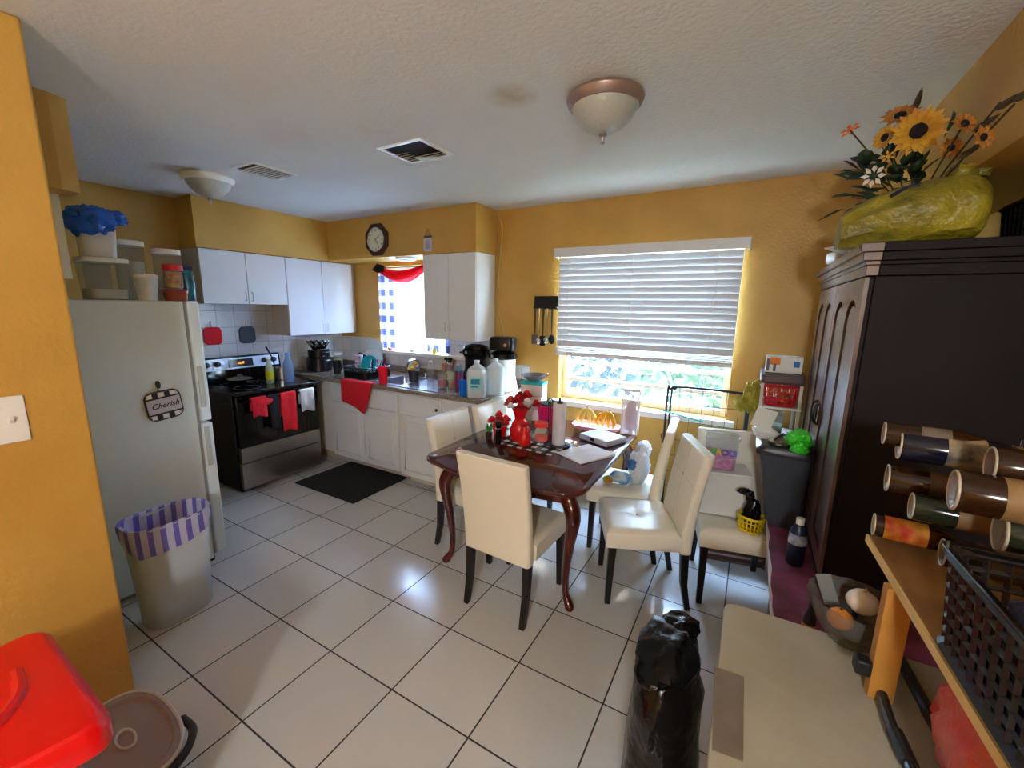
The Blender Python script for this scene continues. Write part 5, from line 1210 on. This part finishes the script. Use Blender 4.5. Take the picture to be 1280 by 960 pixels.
# ------------------------------------------------------------------ on top of the wardrobe
TZ2 = 1.804
YB_ = mat('chartreuse_film', (164, 152, 40), .4, bump=.8, bscale=16, bdist=.03, rgb2=(112, 104, 34), vscale=7)
t = thing('plastic_bag', 'long stuffed yellow-green plastic bag lying on top of the wardrobe', 'bag', (.44, 1.97, TZ2), rz=math.radians(2))
g = G(); rs = []
path = smooth_path([(-.215, 0, .055), (-.12, .0, .085), (-.02, 0, .10), (.06, .0, .11), (.12, 0, .11), (.145, 0, .10)], 6); n_ = len(path)
for i, p in enumerate(path):
    f = i / (n_ - 1); r = .035 + .085 * math.sin(PI * min(1, .10 + f * .80)) ** .7 * (.75 + .35 * f)
    ring = []
    for q in range(28):
        a = 2 * PI * q / 28
        k = 1 + .12 * noise.noise(Vector((math.cos(a) * 2.5, math.sin(a) * 2.5, f * 3))) + .05 * math.sin(a * 9 + f * 8) * (1 - f)
        z = p.z + r * .95 * k * math.sin(a)
        ring.append(Vector((p.x, p.y + r * k * math.cos(a), max(z, .001))))
    rs.append(ring)
obj('crumpled_film', g.rings(rs), YB_, t)
obj('twisted_knot', G().blob((.09, .02, .225), (.035, .03, .03), .4, 4, 3, 18, 12).blob((.13, .04, .23), (.04, .03, .02), .4, 4, 7, 18, 12), YB_, t)
obj('navy_tie', G().tube(smooth_path([(-.10, -.075, .155), (-.06, -.06, .18), (-.03, -.07, .185)]), .006, 6), mat('tie_navy', (24, 28, 60), .6), t)
# papers and packets at the wardrobe's front corner
t = wbox('tissue_packet', 'white packet with a mauve end poking over the wardrobe cornice', 'packet', (.315, 2.52, TZ2), (.09, .13, .055), WHITEP, rz=.2, bev=.012)
obj('mauve_end', G().blob((.01, -.085, .03), (.035, .03, .026), .2, 4, 1, 16, 10), mat('mauve_cloth', (92, 60, 66), .8), t)
t = thing('envelope', 'white envelope sticking out from under the yellow-green bag', 'envelope', (.30, 2.30, TZ2), rot=(0, math.radians(14), .5))
obj('paper', G().box(-.07, .07, -.05, .05, .03, .034), mat('envelope_white', (226, 222, 214), .8), t)
for v in kids(t)[0].data.vertices: v.co.z -= .0
# artificial sunflower arrangement
t = thing('flower_arrangement', 'artificial sunflower arrangement in a basket on top of the wardrobe', 'flowers', (.47, 2.22, TZ2))
obj('basket_pot', G().lathe([(.075, .001), (.08, .01), (.10, .14), (.095, .14)], seg=24), mat('wicker_dark', (70, 50, 30), .8, bump=.6, bscale=80), t)
LG = mat('leaf_dark', (34, 62, 26), .6, rgb2=(16, 34, 18), vscale=12)
g = G(); rn = random.Random(11)
def leafshape(g, b, d, up, L_, w):
    n_ = d.cross(up).normalized()
    g.add([b, b + d * L_ * .35 + n_ * w, b + d * L_ * .75 + n_ * w * .7 - up * .01, b + d * L_ - up * .02, b + d * L_ * .75 - n_ * w * .7 - up * .01, b + d * L_ * .35 - n_ * w], [(0, 1, 2, 3), (0, 3, 4, 5)])
for k in range(150):
    th = rn.random() * 2 * PI; el = rn.uniform(-.1, 1.2); R = rn.uniform(.05, .17)
    d = Vector((math.cos(th) * math.cos(el), math.sin(th) * math.cos(el), math.sin(el)))
    b = Vector((-.03, -.04, .20)) + Vector((d.x * R * 1.25, d.y * R, d.z * R * 1.2))
    if b.x > .0 and b.z < .35 or b.x > .04 or (b.y < -.07 and b.z < .27): continue
    leafshape(g, b, (d + Vector((rn.uniform(-.6, .6), rn.uniform(-.6, .6), rn.uniform(-.3, .5)))).normalized(), Vector((0, 0, 1)) if abs(d.z) < .9 else Vector((1, 0, 0)), rn.uniform(.06, .10), rn.uniform(.018, .032))
obj('leaves', g, LG, t, smooth=60, solid=.0012)
GOLD = mat('sunflower_gold', (190, 130, 30), .6, rgb2=(206, 160, 44), vscale=25); ORG = mat('sunflower_orange', (160, 96, 32), .6, rgb2=(184, 124, 44), vscale=25); WHF = mat('bloom_white', (222, 214, 200), .6)
def bloom(c, r, n, m, face, tilt_m, name='sunflower', rows=2):
    face = Vector(face).normalized(); a = face.orthogonal().normalized(); b = face.cross(a); g = G(); c = Vector(c)
    for row in range(rows):
        for k in range(n):
            th = 2 * PI * (k + .5 * row) / n; d = a * math.cos(th) + b * math.sin(th); n_ = -a * math.sin(th) + b * math.cos(th)
            L_ = r * (1 - .15 * row); w = r * .20; up = face * (r * (.12 + .12 * row))
            g.add([c + d * r * .28, c + d * L_ * .6 + n_ * w + up, c + d * L_ + up * .8, c + d * L_ * .6 - n_ * w + up, c + d * L_ * .6 + up * .6], [(0, 1, 4), (1, 2, 4), (2, 3, 4), (3, 0, 4)])
    o = obj(name, g, m, t, smooth=0, solid=.0015)
    s = G().blob((0, 0, 0), (r * .30, r * .30, r * .14), .1, 8, 1, 18, 10)
    q = face.to_track_quat('Z', 'Y').to_matrix().to_4x4(); s.xf(Matrix.Translation(c + face * r * .1) @ q)
    obj('seed_disc', s, tilt_m, o)
SEED = mat('seed_dark', (26, 14, 10), .9)
loc = Vector((.47, 2.22, TZ2)); toc = (CAM - loc)
def at(px, py, y): return P(px, py, 1, y) - loc
bloom(at(1148, 164, 2.02), .078, 12, GOLD, toc, SEED)
bloom(at(1125, 146, 2.12), .06, 10, ORG, toc + Vector((0, 0, 2.2)), SEED)
bloom(at(1107, 172, 2.10), .045, 9, GOLD, toc + Vector((-2, 0, .5)), SEED)
bloom(at(1063, 163, 2.16), .035, 6, mat('lily_orange', (222, 110, 20), .6), toc + Vector((-1, 0, 2)), MATS['lily_orange'], 'orange_flower', 1)
bloom(at(1110, 196, 2.02), .022, 6, GOLD, toc, GOLD, 'yellow_bud', 1)
bloom(at(1092, 220, 2.04), .040, 8, WHF, toc + Vector((-1, 0, -.3)), LG, 'white_flower', 1)
bloom(at(1188, 185, 1.9), .034, 7, ORG, toc + Vector((1, 0, 0)), SEED)
bloom(at(1205, 155, 1.76), .036, 7, ORG, toc + Vector((1.5, 0, 1)), SEED)
bloom(at(1228, 172, 1.68), .034, 7, ORG, toc + Vector((2, 0, .5)), SEED)
g = G()
for px, py in ((1063, 163), (1205, 155), (1250, 128), (1228, 172), (1268, 130), (1107, 172), (1143, 128), (1092, 220)):
    e_ = at(px, py, 2.12 if px < 1160 else 1.58 + (1268 - px) * .0025); g.tube([(0, 0, .12), (e_.x * .5, e_.y * .5, .12 + (e_.z - .12) * .6), e_], .0028, 5)
leafshape(g, at(1143, 140, 2.1), Vector((.1, 0, 1)), Vector((0, 1, 0)), .07, .01)
for px, py in ((1215, 165), (1240, 140), (1262, 130), (1195, 200)): leafshape(g, at(px, py, 1.6 + (1262 - px) * .0024), Vector((.7, 0, .5)).normalized(), Vector((0, 1, 0)), .055, .009)
obj('branch', g, mat('branch_brown', (60, 46, 26), .7), t, smooth=0)['kind'] = 'stuff'
t = thing('paper_bag', 'pale folded paper bag behind the yellow-green bag below the flowers', 'bag', (.335, 2.13, TZ2), rz=.3)
obj('paper_body', G().box(-.05, .05, -.02, .02, .0, .175).xf(Matrix.Rotation(.0, 4, 'Y')), mat('kraft_pale', (196, 186, 172), .8), t, bev=.004)
obj('red_band', G().box(-.0505, .0505, -.0205, .0205, .12, .135), mat('band_red', (130, 24, 20), .6), t)
# black basket at the wardrobe top right
t = basket('black_basket', 'black lattice basket with a hoop handle at the wardrobe top right', (.765, 2.02, TZ2), .15, .22, .11, BLACKP, nv=26, nh=4, flare=.12, th=.008)
obj('hoop_handle', G().tube(smooth_path([(0, -.115, .11), (0, -.11, .21), (0, -.05, .28), (0, .05, .28), (0, .11, .21), (0, .115, .11)]), .006, 8), BLACKP, t)
obj('liner', G().blob((0, 0, .065), (.065, .09, .055), .3, 4, 3, 20, 12), mat('liner_dark', (40, 34, 38), .5, rgb2=(120, 100, 110), vscale=20), t)

# ------------------------------------------------------------------ chest freezer, black sack
FZ2 = .85
t = thing('chest_freezer', 'worn white chest freezer with a grey plate on its lid', 'freezer', (0, 0, 0))
FRM = mat('freezer_cream', (176, 168, 148), .42, rgb2=(156, 146, 124), vscale=3, bump=.12, bscale=25)
obj('body', G().rings([[Vector((p[0] + .315, p[1] + .665, z)) for p in rrect(.60, .84, .02)] for z in (.02, .795)]), FRM, t)
ld = obj('lid', G().rings([[Vector((p[0] + .313, p[1] + .668, z)) for p in rrect(.618 * k, .884 * k, .028, 5)] for k, z in ((1, .80), (1, .842), (.993, .85))]), FRM, t, bev=.002)
gp = [P(px, py, 2, .851) for px, py in ((893, 834), (930, 847), (929, 952), (890, 938))]
obj('grey_plate', G().rings([[Vector((p.x, p.y, z)) for p in gp] for z in (.8503, .8525)]), mat('plate_taupe', (118, 104, 88), .5, var=.15, vscale=20), ld, smooth=0)
obj('feet_frame', G().box(.05, .58, .28, 1.05, 0, .0195), BLACKM, t)
t = thing('rubbish_sack', 'tall full black rubbish sack standing left of the chest freezer', 'sack', (-.103, .93, 0))
rs = []
for i in range(22):
    v = i / 21; z = .78 * v; k = (.80 + .25 * math.sin(PI * v)) if v < .9 else .93 - 3.2 * (v - .9); k = max(k, .45)
    rs.append([Vector((.085 * k * math.cos(a) * (1 + .13 * noise.noise(Vector((math.cos(a) * 2, math.sin(a) * 2, v * 6)))) + .01 * v, .125 * k * math.sin(a) * (1 + .13 * noise.noise(Vector((math.cos(a) * 2, math.sin(a) * 2, v * 6 + 3)))), z)) for a in [2 * PI * q / 32 for q in range(32)]])
obj('sack_film', G().rings(rs), BAGBLK, t)
obj('gathered_top', G().blob((.0, .01, .775), (.072, .11, .045), .2, 1.6, 5, 36, 20).blob((.015, .09, .795), (.045, .05, .022), .3, 2, 9, 24, 12), BAGBLK, t)
# glass bowl of produce on the freezer
bx = stand(1058, 812, FZ2 + .001, .042); bx = (bx[0], bx[1], FZ2 + .001)
t = thing('fruit_bowl', 'ribbed clear glass bowl of produce on the freezer by the wardrobe', 'bowl', bx)
SM = clear('cut_glass', (190, 186, 176), .11, .03)
rs = []
for r, z in ((.040, .0), (.044, .006), (.064, .035), (.082, .073), (.088, .10), (.085, .10), (.078, .073), (.06, .037), (.035, .01)):
    rs.append([Vector((r * (1 + .03 * math.cos(a * 16)) * math.cos(a), r * (1 + .03 * math.cos(a * 16)) * math.sin(a), z)) for a in [2 * PI * q / 64 for q in range(64)]])
obj('bowl_shell', G().rings(rs), SM, t)
def prod(name, label, dx, dy, dz, r, m, cat='produce', sd=1):
    o = thing(name, label, cat, (bx[0] + dx, bx[1] + dy, bx[2] + dz))
    obj('skin', G().blob((0, 0, 0), r, .08, 2, sd, 20, 14), m, o); return o
o = prod('onion', 'white onion at the top of the produce in the glass bowl', .015, .012, .092, (.030, .029, .027), mat('onion_white', (214, 200, 184), .5), 'onion'); obj('root_tip', G().tube([(0, 0, .023), (.003, 0, .034)], [.005, .002], 6), mat('root_tan', (170, 140, 100), .8), o)
o = prod('orange', 'orange fruit at the front left of the glass bowl', -.028, -.034, .064, (.024, .024, .023), mat('orange_skin', (222, 136, 50), .5, bump=.2, bscale=200), 'orange'); obj('stalk_end', G().cyl((0, 0, .0225), .003, .003, 8), mat('stalk_green2', (60, 70, 30), .8), o)
o = prod('garlic', 'dark garlic bulb at the back right of the glass bowl', .036, .025, .066, (.024, .024, .021), mat('garlic_dark', (120, 100, 84), .6), 'garlic', 3); obj('neck', G().tube([(0, 0, .02), (0, 0, .04)], [.008, .004], 6), MATS['root_tan'], o)
prod('avocado', 'dark avocado low in the glass bowl', .004, -.016, .038, (.032, .026, .024), mat('avocado', (52, 44, 36), .6), 'avocado', 4)
prod('avocado', 'second dark avocado low at the back of the glass bowl', -.01, .032, .044, (.026, .030, .024), MATS['avocado'], 'avocado', 6)
t = thing('plastic_scoop', 'clear plastic scoop standing in the glass bowl', 'scoop', (bx[0] - .035, bx[1] + .02, bx[2] + .06), rot=(0, -.35, 0))
obj('blade', G().box(-.015, .015, -.002, .002, 0, .075), clear('grey_clear', (150, 152, 150), .5), t, bev=.002)
obj('grip', G().tube([(0, 0, -.05), (0, 0, 0)], .004, 6), MATS['grey_clear'], t)

# ------------------------------------------------------------------ plywood rack on the freezer
SHZ = 1.10
pa, pb = P(1088, 672, 2, SHZ), P(1268, 964, 2, SHZ)
ang = math.atan2(pb.x - pa.x, pa.y - pb.y)
t = thing('plywood_rack', 'plywood shelf on yellow pine battens standing over the chest freezer', 'rack', (pa.x, pa.y, 0), rz=ang)
obj('edge_band', G().box(-.004, -.0002, -.78, .015, SHZ - .016, SHZ), mat('plywood_edge', (214, 180, 112), .6), t)
obj('shelf_board', G().box(0, .285, -.78, .015, SHZ - .016, SHZ), PLY, t, bev=.001)
for (x, y) in ((-.009, -.16), (.24, -.16), (.0, -.70), (.24, -.70)): obj('batten_leg', G().box(x - .003, x + .036, y - .012, y + .012, FZ2 + .001, SHZ - .0165), PINE, t, bev=.001)
obj('cross_batten', G().box(.030, .236, -.172, -.150, SHZ - .045, SHZ - .0165), PINE, t)
obj('black_clamp', G().box(-.038, -.0125, -.178, -.150, FZ2 + .045, FZ2 + .075), BLACKM, t, bev=.004)
for k, (a, b, c, lab) in enumerate([((1098, 850), (1112, 900), (1150, 985), 'thin black metal rod lying on the freezer lid, left of the pair'), ((1112, 800), (1150, 870), (1215, 985), 'thick black metal rod lying on the freezer lid, right of the pair')]):
    o = thing('metal_rod', lab, 'rod', (0, 0, FZ2 + .016))
    pts = [P(*q, 2, FZ2 + .016) for q in (a, b, c)]; pts = [Vector((p.x, p.y, 0)) for p in pts]
    obj('tube', G().tube(smooth_path(pts), .009 + .002 * k, 10), BLACKP, o)
    obj('rubber_grip', G().tube([pts[1] * .8 + pts[2] * .2, pts[1] * .3 + pts[2] * .7], .0125, 10), BLACKM, o)
q = P(1183, 905, 2, FZ2 + .03)
t = film('grocery_bag', 'red and white plastic grocery bag under the plywood shelf', 'bag', (pa.x + .10, pa.y - .36, FZ2 + .001), [((0, .06, .09), (.05, .09, .095), .25, 3, 3), ((.01, -.09, .07), (.055, .09, .07), .3, 3, 6)], mat('red_white_film', (196, 30, 24), .3, rgb2=(200, 120, 110), vscale=7, bump=.6, bscale=30))

# ------------------------------------------------------------------ bottles in a wire rack on the shelf
rk = thing('wine_rack', 'black wire bottle rack on the plywood shelf in front of the wardrobe', 'rack', (pa.x, pa.y, SHZ + .001), rz=ang)
BG = {'amber': mat('amber_glass', (44, 24, 10), .12), 'green': mat('green_glass', (30, 36, 22), .12), 'navy': mat('navy_glass', (18, 20, 34), .12)}
blist = [
 (1092, 655, 1.10, .0235, .15, 'amber', (222, 170, 60), (190, 50, 30), 'small bottle with red and yellow label lying at the shelf end, lowest'),
 (1109, 597, 1.12, .029, .20, 'amber', (120, 84, 46), (60, 40, 20), 'brown bottle with a mottled label, left of the middle row'),
 (1124, 555, 1.12, .031, .22, 'navy', (206, 178, 130), (24, 28, 50), 'dark bottle with a cream neck label, highest on the left'),
 (1139, 632, 1.05, .026, .20, 'green', (150, 110, 60), (110, 80, 50), 'pale-based bottle lying between the brown and small ones'),
 (1105, 541, 1.13, .024, .18, 'amber', (150, 130, 110), (90, 80, 70), 'far bottle mostly hidden behind the highest dark bottle'),
 (1192, 612, .93, .034, .17, 'amber', (176, 140, 90), (120, 90, 50), 'wide bottle with a tan base turned to the room, middle row'),
 (1118, 682, 1.03, .0, .0, 'amber', (0, 0, 0), (0, 0, 0), ''),
 (1178, 690, 1.04, .026, .19, 'green', (110, 86, 60), (70, 50, 30), 'brown-based bottle behind the black crate rim, lowest row'),
 (1250, 664, .93, .036, .15, 'green', (130, 110, 50), (70, 60, 30), 'dark olive bottle nearest the camera at the right edge'),
 (1238, 580, .97, .030, .14, 'amber', (150, 60, 24), (90, 30, 14), 'bottle with a rust brown label at the right picture edge')]
pts_ = []
for px, py, y, r, h, gl, c1, c2, lab in blist:
    if r == 0: continue
    c = P(px, py, 1, y); pts_.append((c, r, h))
    t = thing('bottle', lab, 'bottle', (c.x, c.y, max(c.z, SHZ + r + .004)), group='bottles in the wire rack', rot=(0, PI / 2, math.radians(-6)))
    obj('glass_body', G().lathe([(r * .80, .006), (r * .92, .0), (r, .006), (r, h * .62), (r * .85, h * .72), (r * .38, h * .86), (r * .36, h)], seg=24), BG[gl], t)
    obj('base_disc', G().lathe([(r * .6, .003), (r * .80, .001), (r * .94, -.001)], seg=24, cap0=True, cap1=False), mat('base_%d' % px, tuple(int(.35 * a + 78) for a in c1), .25, bump=.4, bscale=60), t)
    obj('base_rim', G().tube([(r * .93 * math.cos(a), r * .93 * math.sin(a), .0) for a in [2 * PI * k / 28 for k in range(28)]], r * .06, 6, True), mat('pale_rim', (176, 162, 138), .3), t)
    obj('paper_label', G().lathe([(r * 1.012, h * (.10 if px == 1092 else .30)), (r * 1.012, h * .54)], seg=24, cap0=False, cap1=False), mat('blabel_%d' % px, c1 if px == 1092 else tuple(int(q * .75) for q in c1), .6, rgb2=c2, vscale=28), t)
    obj('cap', G().lathe([(r * .42, h), (r * .42, h + .012)], seg=14), mat('cap_gold', (150, 120, 60), .3, .7), t)
inv = (Matrix.Translation((pa.x, pa.y, SHZ + .001)) @ Matrix.Rotation(ang, 4, 'Z')).inverted()
for y in (-.235, .0): obj('upright', G().tube([(.19, y, 0), (.19, y, .25)], .0022, 6), BLACKM, rk)
for z in (.004, .09, .18): obj('side_rail', G().tube([(.19, -.235, z), (.19, 0, z)], .002, 5), BLACKM, rk)

# ------------------------------------------------------------------ black crate on the plywood shelf
c0, c1 = P(1172, 674, 2, 1.25), P(1283, 800, 2, 1.25)
ca = math.atan2(c1.x - c0.x, c0.y - c1.y); CLn = .36
d_ = Vector((math.sin(ca), -math.cos(ca), 0)); n_ = Vector((math.cos(ca), math.sin(ca), 0))
cc = Vector((c0.x, c0.y, 0)) + d_ * (CLn / 2) + n_ * .105
t = thing('black_crate', 'black perforated plastic crate of dark bags on the plywood shelf', 'crate', (cc.x, cc.y, SHZ + .001), rz=ca)
g, b = lattice(.18, CLn - .03, .13, .08, 44, 6, .006, z0=.009)
obj('crate_wall', g, BLACKP, t, smooth=0); obj('crate_floor', G().rings([b, [p + Vector((0, 0, .003)) for p in b]]), BLACKP, t)
obj('rim', G().rings([[Vector((p[0] * k, p[1] * k, z)) for p in rrect(.20, CLn, .02, 4)] for k, z in ((1.02, .137), (1.04, .149), (.96, .149), (.95, .137))], loop=True), BLACKG, t, bev=.002)
film('plastic_bag', 'dark bag bundled inside the black crate on the shelf', 'bag', (cc.x, cc.y, SHZ + .017), [((0, .05, .07), (.07, .09, .08), .25, 3, 3), ((0, -.07, .07), (.07, .08, .08), .25, 3, 8)], mat('dark_film', (20, 20, 22), .3, bump=.6, bscale=25, rgb2=(40, 22, 20), vscale=6), rz=ca)

# ------------------------------------------------------------------ light
W = bpy.data.worlds.new('world'); S.world = W; W.use_nodes = True
N, L = W.node_tree.nodes, W.node_tree.links; bg = N['Background']
tc = N.new('ShaderNodeTexCoord'); sp = N.new('ShaderNodeSeparateXYZ'); L.new(tc.outputs['Generated'], sp.inputs[0])
rp = N.new('ShaderNodeValToRGB'); rp.color_ramp.elements[0].position = .45; rp.color_ramp.elements[0].color = (.35, .40, .35, 1)
rp.color_ramp.elements[1].position = .9; rp.color_ramp.elements[1].color = (.42, .62, 1, 1)
e = rp.color_ramp.elements.new(.52); e.color = (.66, .82, 1, 1)
L.new(math_node(N, L, 'MULTIPLY_ADD', sp.outputs[2], .5, .5), rp.inputs['Fac']); L.new(rp.outputs['Color'], bg.inputs['Color']); bg.inputs['Strength'].default_value = 66.0
def portal(x, y, z, sx, sz, rx):
    l = bpy.data.lights.new('window_portal', 'AREA'); l.shape = 'RECTANGLE'; l.size = sx; l.size_y = sz; l.cycles.is_portal = True
    o = bpy.data.objects.new('window_portal', l); COL.objects.link(o); o.location = (x, y, z); o.rotation_euler = (rx, 0, 0)
portal((W1[0] + W1[1]) / 2, YB + .16, (W1[2] + W1[3]) / 2, W1[1] - W1[0], W1[3] - W1[2], -PI / 2)
portal((W2[0] + W2[1]) / 2, YB + .16, (W2[2] + W2[3]) / 2, W2[1] - W2[0], W2[3] - W2[2], -PI / 2)
sun = bpy.data.lights.new('sun', 'SUN'); sun.energy = 5; sun.angle = math.radians(3); sun.color = (1, .93, .8)
so = bpy.data.objects.new('sun', sun); COL.objects.link(so); so.rotation_euler = (math.radians(-52), 0, math.radians(-14))
def area(x, y, z, sx, sz, rot, e, color=(1, 1, 1)):
    l = bpy.data.lights.new('window_daylight', 'AREA'); l.shape = 'RECTANGLE'; l.size = sx; l.size_y = sz; l.energy = e; l.color = color
    o = bpy.data.objects.new('window_daylight', l); COL.objects.link(o); o.location = (x, y, z); o.rotation_euler = rot
# floor lamp added out of view, standing in for light from behind the camera
LX, LY = .30, -1.5
t = thing('stand_in_lamp', 'added tall floor lamp, unseen, standing in for light from behind the camera', 'lamp', (LX, LY, 0))
obj('base', G().lathe([(.14, .001), (.14, .015), (.03, .03)], seg=24), BLACKM, t)
obj('pole', G().cyl((0, 0, .03), .012, 1.72, 10), BLACKM, t)
obj('bulb_socket', G().cyl((0, 0, 1.75), .022, .03, 12), BLACKM, t)
obj('lamp_shade', G().lathe([(.22, 2.02), (.08, 2.14)], seg=28, cap0=False, cap1=False), mat('shade_linen', (230, 220, 200), .8), t)
pl = bpy.data.lights.new('stand_in_bulb', 'POINT'); pl.energy = 70; pl.shadow_soft_size = .09; pl.color = (.90, .95, 1)  # added light for the left wall and chair backs
po = bpy.data.objects.new('stand_in_bulb', pl); COL.objects.link(po); po.location = (LX, LY, 1.90)

S.view_settings.view_transform = 'Standard'; S.view_settings.look = 'None'; S.view_settings.gamma = 1; S.view_settings.use_curve_mapping = False
S.view_settings.exposure = 1.2
S.cycles.max_bounces = 10; S.cycles.diffuse_bounces = 5; S.cycles.transparent_max_bounces = 16; S.cycles.sample_clamp_indirect = 8
S.cycles.caustics_reflective = False; S.cycles.caustics_refractive = False
